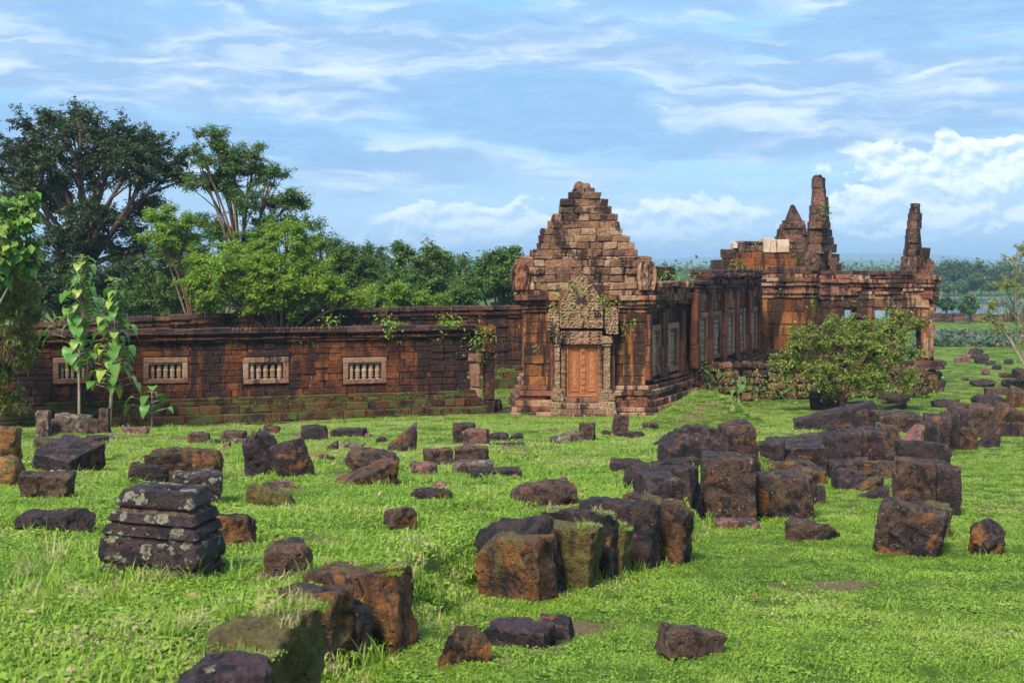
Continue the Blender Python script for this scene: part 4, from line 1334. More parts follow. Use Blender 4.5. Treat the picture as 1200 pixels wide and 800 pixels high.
# --- the row of upright blocks
S('stone_block', 608, 706, 98, 86, .5, -28, 'block', RUST, 'square orange-brown block at the near end of the row of upright slabs', hx=650, sink=0.3)
S('stone_block', 622, 696, 104, 96, .42, -30, 'block', BLACK, 'black-topped block standing right behind the square orange block', hx=668, sink=0.3)
S('stone_slab', 652, 690, 98, 92, .36, -30, 'slab', MOSSY, 'golden mossy slab between two black slabs in the upright row', 'stone slab', hx=698, sink=0.3)
S('stone_slab', 678, 682, 98, 90, .34, -30, 'slab', BLACK, 'narrow black slab behind the golden mossy one in the upright row', 'stone slab', hx=723, sink=0.3)
S('stone_slab', 690, 677, 94, 82, .3, -30, 'slab', MOSSY, 'thin yellow-brown slab wedged between the two black slabs of the upright row', 'stone slab', hx=735, sink=0.3)
S('stone_slab', 722, 670, 100, 90, .40, -30, 'sharp', BLACK, 'tallest black slab of the upright row with streaked side', 'stone slab', hx=768, sink=0.3)
S('stone_slab', 760, 662, 92, 86, .40, -28, 'block', RUST, 'reddish mossy slab at the far end of the upright row, fern beside it', 'stone slab', hx=803, roll=5, sink=0.3)
S('stone_slab', 756, 644, 92, 66, .4, -26, 'slab', MOSSY, 'mossy flat-topped slab with grass over it, behind the reddish slab', 'stone slab', hx=800, sink=0.3)
S('stone_slab', 780, 614, 96, 72, .45, -26, 'sharp', BLACK, 'tall black slab standing left of the speckled square blocks', 'stone slab', hx=824, sink=0.3)
S('stone_slab', 768, 604, 60, 54, 1.1, 12, 'slab', PURPLE, 'long flat purple slab level with the grass, left of the tall black slab', 'stone slab', sink=0.3)
S('stone_block', 733, 551, 36, 14, .7, 0, 'block', BLACK, 'small flat dark block at the left end of the ribbed stones', sink=0.3)
S('stone_slab', 786, 553, 84, 16, .35, 6, 'slab', BLACK, 'long thin dark slab lying in front of the ribbed stone', 'stone slab', sink=0.3)
S('carved_block', 816, 550, 94, 42, .5, 12, 'ribbed', PURPLE, 'fallen carved stone with broad diagonal ribs across its top', 'carved stone', roll=4, sink=0.3)
S('carved_block', 816, 521, 66, 24, .5, 4, 'ribbed', PURPLE, 'dark grooved moulding stone lying just behind the diagonally ribbed one', 'carved stone', sink=0.3)
S('stone_fragment', 779, 527, 34, 22, .5, 20, 'wedge', PURPLE, 'small pointed wedge at the left of the grooved moulding stone', 'stone')
S('carved_block', 867, 562, 56, 72, .75, 8, 'sharp', SPECK, 'upright tapered block with a moulded foot, standing behind the speckled square blocks', 'carved stone', taper=0.2, sink=0.3)
S('stone_block', 856, 609, 68, 80, .75, -7, 'block', SPECK, 'big square block speckled ochre with a grey-green lower half, left of a pair', sink=0.3)
S('stone_block', 918, 606, 76, 68, .75, -12, 'block', SPECK, 'big dark speckled cube-like block, right of a pair by the lawn', roll=-3, sink=0.3)
S('stone_slab', 862, 619, 52, 13, .5, 4, 'slab', PINK, 'thin reddish slab under the left speckled block', 'stone slab', sink=0.3)
S('stone_block', 950, 638, 84, 42, .7, -24, 'rock', BROWN, 'low broken grey-brown stone at the foot of the dark speckled block', sink=0.3)
S('stone_fragment', 956, 588, 18, 22, .8, 0, 'block', PURPLE, 'small dark stone peeping out behind the dark speckled block', 'stone', sink=0.3)
# --- the tumbled group on the lower lawn
S('stone_block', 1060, 650, 86, 66, .62, -15, 'block', SPECK, 'large rectangular purple-topped block tilted on the lower lawn at right', roll=7)
S('stone_slab', 1094, 632, 34, 46, .8, -10, 'slab', MOSSY, 'yellow mossy slab behind the tilted purple-topped block', 'stone slab')
S('carved_block', 1076, 602, 70, 62, .6, -8, 'block', BROWN, 'carved brown block with a round dark dowel hole in its face', 'carved stone', roll=5, zlift=0.05)
S('stone_slab', 1110, 604, 30, 60, 1.0, -8, 'sharp', BLACK, 'upright black slab touching the right side of the block with the dowel hole', 'stone slab', roll=4)
S('boulder', 1156, 651, 58, 48, .8, -22, 'rock', PURPLE, 'rounded purple boulder standing alone on the lawn at the far right', 'boulder', roll=8)
S('boulder', 992, 573, 64, 27, .7, 12, 'rock', PURPLE, 'low smooth dark rock on the lawn between the speckled block and the carved brown block', 'rock')
S('stone_fragment', 1018, 574, 38, 17, .5, 20, 'wedge', RUST, 'small angular rust-edged stone behind the little bluish slab', 'stone')
S('stone_fragment', 1022, 585, 42, 18, .5, -12, 'wedge', PURPLE, 'little bluish-purple slab fragment left of the carved block with the hole', 'stone')
S('stone_slab', 1026, 563, 64, 25, .5, -6, 'slab', BROWN, 'low brown slab lying in front of the long row of dark blocks', 'stone slab')
S('stone_slab', 968, 553, 40, 15, .6, 0, 'slab', BROWN, 'small low mossy slab left of the low brown slab', 'stone slab')
S('stone_slab', 1080, 556, 62, 40, .35, -4, 'slab', BLACK, 'dark slab with one white speck standing behind the carved block with the hole', 'stone slab')
# --- the long second row
S('stone_block', 925, 562, 60, 26, .6, -4, 'block', SPECK, 'ochre-speckled low block in front of the long flat-topped stone')
S('stone_slab', 928, 551, 84, 40, 1.0, -8, 'sharp', PURPLE, 'long flat-topped purple stone at the left end of the second row', 'stone slab')
for cx, by, w, h, k, m, lab in ((972, 551, 30, 46, 'slab', PURPLE, 'upright purple slab with a tuft of weed, right of the long flat-topped stone'),
                                (995, 549, 30, 48, 'sharp', BLACK, 'black upright slab in the second row, below the rough angular stone'),
                                (1018, 546, 28, 46, 'slab', PURPLE, 'purple upright slab in the second row, left of the reddish one'),
                                (1040, 543, 24, 48, 'slab', BROWN, 'reddish-brown upright slab near the middle of the second row'),
                                (1064, 538, 26, 42, 'wedge', PINK, 'pinkish split block with a diagonal break, in the second row'),
                                (1085, 536, 22, 44, 'slab', PURPLE, 'purple ribbed upright slab right of the pinkish split block')):
    S('stone_slab', cx, by, w, h, 1.3, -6, k, m, lab, 'stone slab', group='upright slabs of the second row')
S('boulder', 976, 507, 104, 38, .5, -10, 'wedge', PURPLE, "long rough dark stone with raised angular right end, lying behind the second row", 'boulder', zlift=0.06)
S('stone_slab', 1005, 484, 42, 14, .5, 8, 'slab', BLACK, 'thin dark slab behind the raised end of the long rough stone', 'stone slab')
S('stone_block', 1050, 508, 54, 27, .6, 3, 'sharp', BROWN, 'flat-topped brown block behind the middle of the second row')
for cx, by, w, h, k, m, lab, ro in ((1094, 530, 34, 46, 'sharp', PURPLE, 'dark purple slab where the second row bends to the right', 0),
                                    (1112, 528, 22, 46, 'slab', BLACK, 'narrow black slab after the bend of the second row', 0),
                                    (1124, 522, 24, 44, 'slab', PURPLE, 'purple slab with moss at its foot, past the bend of the second row', 0),
                                    (1146, 516, 34, 44, 'block', BROWN, 'broad brown slab left of the leaning diamond-shaped block', 4),
                                    (1168, 512, 42, 42, 'block', RUST, 'leaning diamond-shaped block near the right end of the second row', 34),
                                    (1190, 506, 40, 24, 'wedge', PURPLE, 'split purple slab at the right edge, below the other end stones', 14)):
    S('stone_block', cx, by, w, h, 1.1, -8, k, m, lab, group='end blocks of the second row', roll=ro)
for cx, by, w, h, k, m, lab, ro in ((1139, 490, 56, 18, 'slab', BROWN, 'long brown slab sloping down to the right, over the end of the second row', 12),
                                    (1158, 478, 44, 18, 'rock', PURPLE, 'grey-purple broken stone above the long sloping slab', 8),
                                    (1180, 492, 46, 16, 'slab', PURPLE, 'thin slab sloping down at the right edge, above the diamond-shaped block', 26),
                                    (1192, 478, 34, 22, 'block', RUST, 'reddish block cut by the right edge of the photo', 20),
                                    (1168, 464, 30, 11, 'block', BROWN, 'small flat brown block behind the grey-purple broken stone', 0),
                                    (1193, 456, 26, 12, 'block', PURPLE, 'dark low block at the right edge, furthest up of the stones there', 0),
                                    (1196, 500, 36, 20, 'rock', BROWN, 'brown rock cut by the right edge below the reddish block', 0)):
    S('stone_block', cx, by, w, h, .8, -10, k, m, lab, group='end blocks of the second row', roll=ro)
# --- the lower course that shows under and between the slabs of the second row
for cx, by, w, h, k, m, yaw, lab in ((945, 566, 46, 20, 'block', SPECK, -6, 'low rust-specked stone of the lower course under the long flat-topped stone'),
                                     (984, 560, 30, 22, 'slab', BLACK, -8, 'short black stone of the lower course, right of the upright purple slab with weeds'),
                                     (1007, 556, 26, 20, 'block', BROWN, -5, 'short brown stone of the lower course beneath the black upright slab'),
                                     (1052, 549, 30, 20, 'block', PURPLE, -7, 'low purple stone of the lower course beneath the pinkish split block'),
                                     (905, 548, 36, 34, 'sharp', BLACK, -12, 'black stone behind the dark speckled block, left end of the second row'),
                                     (958, 533, 44, 26, 'slab', BROWN, -4, 'flat brown stone lying between the long flat-topped stone and the rough angular one'),
                                     (1028, 527, 40, 24, 'sharp', PURPLE, -6, 'purple stone filling the back of the second row before the flat-topped brown block'),
                                     (1120, 506, 34, 18, 'block', BROWN, -8, 'brown stone behind the bend of the second row'),
                                     (1134, 528, 26, 28, 'slab', RUST, -10, 'rusty stone at the foot of the broad brown slab past the bend'),
                                     (1158, 524, 30, 24, 'wedge', BLACK, -14, 'black wedge at the foot of the leaning diamond-shaped block'),
                                     (1182, 512, 32, 22, 'block', PURPLE, -10, 'purple stone right of the leaning diamond-shaped block'),
                                     (840, 604, 34, 62, 'slab', BLACK, -16, 'black slab standing edge-on against the left speckled block')):
    S('stone_block', cx, by, w, h, .9, yaw, k, m, lab, group='lower course of the second row', sink=0.15)
# --- out on the grass beyond the rows
S('stone_block', 965, 479, 28, 22, .7, 0, 'block', BROWN, 'squared block with one white spot on its face, left of the bush stem', )
S('stone_block', 984, 478, 18, 20, .8, 0, 'block', PURPLE, 'plain squared block touching the white-spotted block')
S('boulder', 1048, 472, 32, 13, .6, 0, 'rock', BLACK, 'flat dark rock right of the bush stem', 'rock')
S('stone_fragment', 1050, 480, 24, 9, .6, 14, 'wedge', PURPLE, 'little grey slab just below the flat dark rock', 'stone')
S('boulder', 1107, 479, 38, 12, .5, 0, 'rock', PURPLE, 'low humped dark rock in front of the right end of the hall', 'rock')
S('boulder', 1149, 453, 34, 9, .5, 0, 'rock', BLACK, 'flat black rock on the grass at right, beyond the second row', 'rock')
S('stone_fragment', 1184, 452, 22, 8, .6, 0, 'rock', PURPLE, 'flat purple stone left of the dark low block at the right edge', 'stone')
S('stone_block', 1089, 461, 18, 20, .8, 0, 'block', RUST, 'orange-red block under a dark cap stone at the bush\'s right side')
S('stone_block', 1102, 459, 17, 15, .8, 12, 'rock', BLACK, 'dark block leaning beside the orange-red block')
S('boulder', 1093, 446, 20, 9, .8, 0, 'rock', BLACK, 'dark cap stone above the orange-red block', 'rock', zlift=0.15)
S('stone_block', 1096, 433, 18, 12, .8, 0, 'block', BROWN, 'squared brown stone at the foot of the hall\'s right end')
S('boulder', 1127, 425, 20, 13, .7, 14, 'wedge', PINK, 'reddish tilted stone of the small heap beside the hall', 'rock', roll=12)
S('boulder', 1140, 420, 24, 14, .7, -10, 'rock', PURPLE, 'dark topmost stone of the small heap beside the hall', 'rock', roll=14)
S('boulder', 1150, 426, 18, 12, .7, -10, 'rock', BLACK, 'black stone at the right of the small heap beside the hall', 'rock')
for i, (cx, by, w, h, m, lab) in enumerate(((1163, 428, 14, 6, BLACK, 'small black stone right of the small heap beside the hall'),
                                            (1177, 443, 18, 7, BROWN, 'brown squared stone among the far scattered stones at right'),
                                            (1194, 444, 22, 13, PURPLE, 'large sloping stone at the right edge among the far scattered stones'),
                                            (1156, 440, 12, 9, PINK, 'small pinkish pointed stone among the far scattered stones'),
                                            (1183, 427, 16, 7, PURPLE, 'purple stone below the twiggy tree at the right edge'),
                                            (1130, 446, 14, 4, BROWN, 'tiny brown stone left of the flat black rock'),
                                            (1168, 434, 12, 7, BLACK, 'black pebble-like stone between the far scattered stones'),
                                            (1106, 392 + 36, 10, 5, PURPLE, 'small purple stone right of the brown stone at the hall\'s foot'))):
    S('stone_fragment', cx, by, w, h, .8, 10 * i, 'rock', m, lab, 'stone', group='small stones scattered by the hall')
# --- left foreground and middle
S('boulder', 2, 548, 60, 54, .8, 12, 'rock', OCHRE, 'tall ochre-yellow boulder cut by the left edge of the photo', 'boulder')
S('boulder', 4, 568, 44, 34, .8, 0, 'rock', OCHRE, 'smaller ochre boulder in front of the tall one at the left edge', 'boulder')
S('stone_slab', 82, 554, 76, 38, .8, -18, 'sharp', PURPLE, 'smooth dark purple slab tilted towards the viewer, left of the lichen-spotted pedestal stones', 'stone slab', roll=6, pitch=16)
S('stone_slab', 68, 524, 60, 10, .4, 4, 'slab', BROWN, 'long flat stone with pale chips behind the tilted purple slab', 'stone slab')
S('boulder', 54, 591, 68, 34, .6, 14, 'block', BROWN, 'rounded brown-purple rock with a grey lichen patch, left of the pedestal', 'rock', zlift=0.06)
S('stone_slab', 60, 632, 124, 30, .28, -8, 'rock', BLACK, 'long low dark stone running through the grass left of the pedestal', 'stone slab', roll=-2, zlift=0.06)
S('boulder', 164, 564, 58, 24, .6, 0, 'rock', BLACK, 'dark pointed rock with a pale spot, behind the pedestal', 'rock', roll=10)
S('boulder', 212, 562, 104, 40, .6, 6, 'rock', RUST, 'big humped boulder with orange left side and grey lichen, behind the pedestal', 'boulder')
S('stone_block', 229, 594, 62, 44, .7, 8, 'block', LICHEN, 'block with a white-spotted top and mossy brown side just behind the pedestal')
S('stone_block', 270, 647, 58, 48, .7, 12, 'block', RUST, 'rounded rust-brown block to the right behind the pedestal')
S('carved_block', 309, 556, 44, 52, .5, 14, 'ribbed', PURPLE, 'upright reddish-purple carved slab with ribs along its left side', 'carved stone', roll=-5)
S('stone_slab', 352, 560, 42, 47, .35, 22, 'slab', BLACK, 'upright dark slab leaning right, next to the ribbed reddish one', 'stone slab', roll=-16)
S('stone_fragment', 328, 576, 42, 14, .6, 20, 'slab', PINK, 'pinkish flat chip of stone between the leaning slab and the mossy ridge', 'stone')
S('stone_slab', 318, 594, 62, 17, .3, -14, 'slab', MOSSY, 'narrow mossy ridge of stone in the grass below the leaning slabs', 'stone slab', roll=6, zlift=0.06)
S('boulder', 428, 571, 82, 34, .55, 16, 'wedge', RUST, 'black-topped wedge-shaped stone with an orange front edge, pointing left', 'rock')
S('boulder', 440, 554, 82, 30, .5, -14, 'rock', BROWN, 'long brown sloping stone right behind the orange-edged wedge', 'rock', roll=10)
S('boulder', 492, 555, 44, 15, .6, -8, 'rock', PINK, 'low reddish stone at the right end of the long sloping brown one', 'rock')
S('boulder', 519, 576, 36, 15, .7, 0, 'rock', PINK, 'small reddish stone alone in the middle of the grass', 'rock')
S('stone_slab', 504, 592, 48, 14, .5, 4, 'rock', BLACK, 'thin black slab just showing in the grass, below the small reddish stone', 'stone slab', zlift=0.06)
S('boulder', 470, 620, 56, 22, .6, 16, 'rock', BROWN, 'brown mossy rock half hidden by grass left of the square orange block', 'rock', zlift=0.06)
S('boulder', 640, 594, 90, 34, .5, 10, 'rock', BROWN, "big smooth brown boulder with pointed left end, alone in grass above the upright row", 'boulder', roll=-9)
S('stone_block', 471, 531, 36, 36, .6, 8, 'wedge', BROWN, 'upright wedge-topped brown block standing in the grass before the dark wing', roll=0)
S('stone_block', 544, 519, 26, 24, .7, 0, 'sharp', BLACK, 'upright black block behind the pinkish squared block')
S('stone_block', 557, 524, 32, 24, .6, -8, 'block', PINK, 'pinkish squared block leaning before the black one')
S('stone_block', 515, 544, 32, 20, .7, 0, 'block', BROWN, 'brown squared block, left of two lying side by side')
S('stone_block', 552, 542, 42, 20, .6, 0, 'block', BROWN, 'streaked squared block, right of two lying side by side')
S('stone_slab', 554, 554, 50, 15, .6, 3, 'block', PALE, 'pale grey low slab in front of the two side-by-side blocks', 'stone slab')
S('stone_slab', 580, 560, 60, 8, .5, 0, 'slab', BLACK, 'flat dark slab almost level with the grass right of the pale slab', 'stone slab', zlift=0.06)
S('boulder', 585, 518, 26, 12, .7, 0, 'rock', PURPLE, 'small dark rock right of the pinkish squared block', 'rock')
S('boulder', 605, 517, 17, 10, .7, 0, 'rock', BLACK, 'rounded little black rock furthest right beside the pinkish squared block', 'rock')
S('stone_slab', 595, 527, 42, 8, .5, 0, 'slab', BLACK, 'low long black stone below the two little dark rocks', 'stone slab')
S('stone_block', 688, 516, 21, 22, .8, -14, 'block', BROWN, 'small dark cube in front of the pavilion door')
S('stone_block', 725, 512, 18, 26, .6, 4, 'sharp', BROWN, 'small upright reddish-brown stone before the pavilion\'s right corner')
S('stone_slab', 663, 521, 40, 14, .5, 16, 'slab', PALE, 'flat grey slab sloping down left of the small dark cube', 'stone slab', roll=-8)
S('stone_fragment', 738, 513, 36, 9, .5, -6, 'rock', PURPLE, 'low dark stones\' end touching the small upright stone', 'stone')
S('stone_fragment', 762, 503, 18, 8, .6, 0, 'block', PURPLE, 'small flat block beside the grassy mound', 'stone')
S('stone_fragment', 711, 510, 14, 6, .6, 0, 'rock', RUST, 'tiny rusty stone between the dark cube and the small upright stone', 'stone')
# --- along the foot of the dark wing
S('weathered_post', 51, 509, 15, 28, .8, 0, 'sharp', PALE, 'weathered grey upright stone stump, leftmost of the row under the saplings', 'stone stump')
S('stone_block', 62, 508, 12, 17, .8, 0, 'block', PALE, 'short grey stone between the leftmost stump and the wide weathered block')
S('stone_block', 86, 508, 40, 23, .5, 0, 'sharp', PALE, 'wide weathered grey-brown block beneath the taller sapling')
S('stone_block', 110, 508, 11, 18, .8, 0, 'block', BROWN, 'narrow brown stone right of the wide weathered block')
S('weathered_post', 123, 508, 12, 30, .8, 6, 'sharp', BROWN, 'orange-brown pointed stump touching the right-hand sapling', 'stone stump', roll=4)
S('stone_block', 158, 511, 30, 11, .6, 0, 'block', PINK, 'pinkish flat block right of the saplings, at the foot of the wing')
S('stone_slab', 114, 521, 28, 12, .6, 14, 'slab', BLACK, 'dark slab in the grass in front of the orange-brown stump', 'stone slab')
S('stone_slab', 138, 516, 22, 7, .6, 0, 'slab', PALE, 'thin grey slab between the dark slab and the pinkish flat block', 'stone slab')
S('stone_block', 233, 520, 24, 14, .7, 0, 'block', BROWN, 'squared brown block left of the double block, before the second window')
S('stone_block', 255, 523, 22, 8, .6, 0, 'slab', BLACK, 'low black block touching the squared brown block')
S('stone_block', 274, 517, 26, 13, .7, 0, 'block', BROWN, 'reddish double-faced block behind the pinkish pointed chip')
S('stone_block', 282, 522, 18, 8, .6, 0, 'slab', PALE, 'flat grey block under the reddish double-faced block')
S('stone_fragment', 262, 531, 18, 14, .6, 10, 'wedge', PINK, 'pinkish pointed chip standing in the grass left of the ribbed slab', 'stone')
S('stone_block', 317, 511, 18, 13, .8, 0, 'block', PURPLE, 'small purple block just behind the ribbed reddish slab')
S('stone_block', 368, 518, 32, 20, .6, 0, 'block', BLACK, 'black squared block with a bump on top, before the third window')
S('stone_block', 409, 514, 40, 13, .5, 0, 'block', PURPLE, 'long dark squared block right of the bumped black block')
S('stone_fragment', 432, 514, 12, 9, .8, 0, 'rock', PINK, 'small pink stone at the right end of the long dark squared block', 'stone')
S('stone_slab', 385, 531, 26, 15, .6, -8, 'wedge', BLACK, 'black wedge stone below the bumped black block', 'stone slab')
S('stone_fragment', 372, 537, 24, 8, .6, 0, 'rock', OCHRE, 'little ochre stone beside the upright leaning slab', 'stone')
S('stone_fragment', 380, 543, 28, 12, .6, 12, 'rock', PURPLE, 'purple stone in the grass right of the leaning upright slab', 'stone')
S('stone_slab', 412, 527, 30, 9, .6, 0, 'slab', PALE, 'flat pinkish-grey slab right of the black wedge stone', 'stone slab')
S('stone_fragment', 449, 519, 14, 8, .7, 0, 'rock', BLACK, 'small black stone just left of the wedge-topped brown block', 'stone')
S('boulder', 582, 480, 16, 24, .8, 0, 'rock', BLACK, 'dark tumbled rock leaning at the side doorway', 'rock', y=50.6)
S('boulder', 592, 484, 14, 10, .8, 0, 'rock', BLACK, 'small dark rock between the side doorway and the pavilion', 'rock', y=50.4)


# dowel hole and white marks are flat discs stuck onto the stones
# --- the moulded pedestal
def pedestal():
    gx, gy, gz = hit(168, 694)
    s = gy / F
    c = (gx, gy + 0.42)
    prof = [(-.08, 1.00, 1.00), (.04, 1.00, 1.0), (.105, 1.01, 1), (.115, .965, .97), (.15, .95, .95), (.16, .985, .98), (.185, .99, .99), (.20, 1.0, 1.0), (.30, .965, .97), (.325, .955, .96), (.335, .90, .90),
            (.36, .90, .90), (.37, .935, .93), (.43, .90, .90), (.44, .845, .85), (.455, .845, .85), (.465, .885, .885), (.53, .83, .83), (.54, .77, .77), (.565, .765, .77), (.575, .80, .80),
            (.59, .81, .81), (.665, .745, .74), (.685, .73, .73), (.695, .71, .71)]
    hw = 146 * s / 2 * 0.84
    k = 134 * s / 0.83
    n = 20
    # rounded square outline, denser at the corners
    a = np.linspace(0, 2 * np.pi, 8 * n, endpoint=False)
    sq = np.stack([np.sign(np.cos(a)) * np.abs(np.cos(a)) ** 0.22, np.sign(np.sin(a)) * np.abs(np.sin(a)) ** 0.22], -1)
    q = sq / np.maximum(np.abs(sq).max(1), 1e-6)[:, None]
    sq = sq * 0.6 + q * 0.4
    zz, ss, tt = np.array(prof).T
    line = np.interp(zz, [-.08, .695], [1.02, .74])
    ss = line + (ss - line) * 1.75
    dens = np.unique(np.concatenate([np.linspace(zz[0], zz[-1], 66), zz]))
    wd = np.interp(dens, zz, ss)
    V = [np.stack([sq[:, 0] * w_ * hw, sq[:, 1] * w_ * hw * 0.78, np.full(len(sq), z_ * k)], -1) for z_, w_ in zip(dens, wd)]
    zt = dens[-1] * k
    wl = wd[-1]
    for f in (0.9, 0.75, 0.62, 0.52):                    # top face, then the worn square socket
        V.append(np.stack([sq[:, 0] * wl * f * hw, sq[:, 1] * wl * f * hw * 0.78, np.full(len(sq), zt)], -1))
    for f, dz in ((0.48, -0.008), (0.46, -0.06), (0.44, -0.12)):
        V.append(np.stack([sq[:, 0] * wl * f * hw + 0.03, sq[:, 1] * wl * f * hw * 0.78, np.full(len(sq), zt + dz)], -1))
    m = len(sq)
    N = len(V)
    V = np.concatenate(V + [np.array([[0.03, 0, zt - 0.12]])])
    i = np.arange(m); j = (i + 1) % m
    Fq = np.concatenate([np.stack([r * m + i, r * m + j, (r + 1) * m + j, (r + 1) * m + i], -1) for r in range(N - 1)])
    cap = np.stack([(N - 1) * m + i, (N - 1) * m + j, np.full(m, N * m)], -1)
    hor = np.stack([V[:, 0], V[:, 1], V[:, 2] * 0], -1); hor /= np.maximum(np.linalg.norm(hor, axis=1)[:, None], 1e-6)
    V = V + hor * (fbm(V * 3.0 + 5, 3) * 0.020 + fbm(V * 13, 3) * 0.008)[:, None]
    V[:, 2] += fbm(V * np.array([3, 3, 0.5]) + 9, 3) * 0.018
    chip = V @ (np.array([0.75, -0.5, 0.45])) - 0.60 * hw * 1.75     # a broken corner
    o = mesh_np('pedestal', V, [Fq, cap], LICHEN, smooth=True)
    o.location = (c[0], c[1], gz - 0.02)
    o.rotation_euler = (R(-1), R(1.5), R(-9))
    set_props(o, 'dark moulded pedestal of stacked mouldings with pale lichen rings and a worn socket on top', 'pedestal')


pedestal()


# the dowel hole's shade is painted: a near-black disc on the block's face
def find(label_part):
    for ob in bpy.data.objects:
        if label_part in ob.get('label', ''):
            return ob


def disc_on(ob, px, py, r, depth, mat, name):
    """small round inlay or hole ring set on the face of ob seen at that pixel"""
    bpy.context.view_layer.update()
    d = Vector(((px - CX) / F, 1, (HY - py) / F)).normalized()
    inv = ob.matrix_world.inverted()
    ok, loc, nrm, _ = ob.ray_cast(inv @ Vector((0, 0, 0)), (inv.to_3x3() @ d).normalized())
    if not ok:
        return
    t1 = nrm.orthogonal().normalized(); t2 = nrm.cross(t1)
    a = np.linspace(0, 2 * np.pi, 14, endpoint=False)
    V = [np.array(loc + nrm * 0.012 + (t1 * math.cos(x) + t2 * math.sin(x)) * r * (1 + .12 * math.sin(3 * x))) for x in a] + [np.array(loc + nrm * (0.014))]
    Fq = [(i, (i + 1) % 14, 14) for i in range(14)]
    o = mesh_np(name, V, [Fq], mat)
    o.parent = ob
    o.location = (0, 0, 0)


hole, _, hb2, _ = principled('dark_hole')
hb2.inputs['Base Color'].default_value = (0.006, 0.005, 0.005, 1); hb2.inputs['Roughness'].default_value = 1
lich, _, lb2, _ = principled('white_lichen_spot')
lb2.inputs['Base Color'].default_value = (0.75, 0.72, 0.66, 1); lb2.inputs['Roughness'].default_value = 0.9
disc_on(find('dowel hole in its face'), 1076, 562, 0.026, 0.1, hole, 'dowel_hole_shade')
disc_on(find('one white spot'), 962.5, 469, 0.05, 0, lich, 'white_spot')


# ================================================================== TREES AND PLANTS
def rand_dirs(n, r):
    v = r.normal(0, 1, (n, 3))
    return v / np.linalg.norm(v, axis=1)[:, None]


def leaf_quads(pos, nrm, size, aspect, r, droop=0.0, fold=0.18):
    """diamond leaves: each two triangles folded along the midrib; returns V, F"""
    n = len(pos)
    t = rand_dirs(n, r)
    t = t - nrm * (t * nrm).sum(1)[:, None]
    t /= np.linalg.norm(t, axis=1)[:, None]
    t[:, 2] -= droop
    t /= np.linalg.norm(t, axis=1)[:, None]
    b = np.cross(nrm, t)
    b /= np.maximum(np.linalg.norm(b, axis=1)[:, None], 1e-6)
    s = (size * r.uniform(0.6, 1.25, n))[:, None]
    w = s * aspect / 2
    up = nrm * s * fold * 0.5
    V = np.stack([pos, pos + t * s * 0.45 + b * w + up, pos + t * s, pos + t * s * 0.45 - b * w + up], 1).reshape(-1, 3)
    return V, np.arange(n * 4).reshape(n, 4)


def tube(pts, rads, sides=7):
    pts = np.asarray(pts, float); n = len(pts)
    d = np.gradient(pts, axis=0); d /= np.maximum(np.linalg.norm(d, axis=1)[:, None], 1e-9)
    ref = np.array([0.3, 1, 0.2]) if abs(d[:, 2]).mean() > 0.6 else np.array([0, 0, 1.0])
    x = np.cross(d, ref); x /= np.maximum(np.linalg.norm(x, axis=1)[:, None], 1e-9)
    y = np.cross(d, x)
    a = np.arange(sides) * 2 * np.pi / sides
    V = (pts[:, None] + (x[:, None] * np.cos(a)[None, :, None] + y[:, None] * np.sin(a)[None, :, None]) * np.asarray(rads)[:, None, None]).reshape(-1, 3)
    i = np.arange(sides); j = (i + 1) % sides
    Fq = np.concatenate([np.stack([k * sides + i, k * sides + j, (k + 1) * sides + j, (k + 1) * sides + i], -1) for k in range(n - 1)])
    return V, Fq


class Acc:
    def __init__(self): self.V, self.F, self.n = [], [], 0
    def add(self, V, Fc):
        self.V.append(np.asarray(V)); self.F.append(np.asarray(Fc) + self.n); self.n += len(V)
    def build(self, name, mat, parent=None, smooth=False):
        return mesh_np(name, np.concatenate(self.V), np.concatenate(self.F), mat, parent, smooth=smooth)


def bend(a, b, r, sag=0.12, n=6):
    a, b = np.asarray(a, float), np.asarray(b, float)
    t = np.linspace(0, 1, n)[:, None]
    L = np.linalg.norm(b - a)
    off = r.normal(0, sag * L * 0.5, 3)
    p = a + (b - a) * t + off * np.sin(np.pi * t) + np.array([0, 0, sag * L]) * (np.sin(np.pi * t * 0.9))
    return p


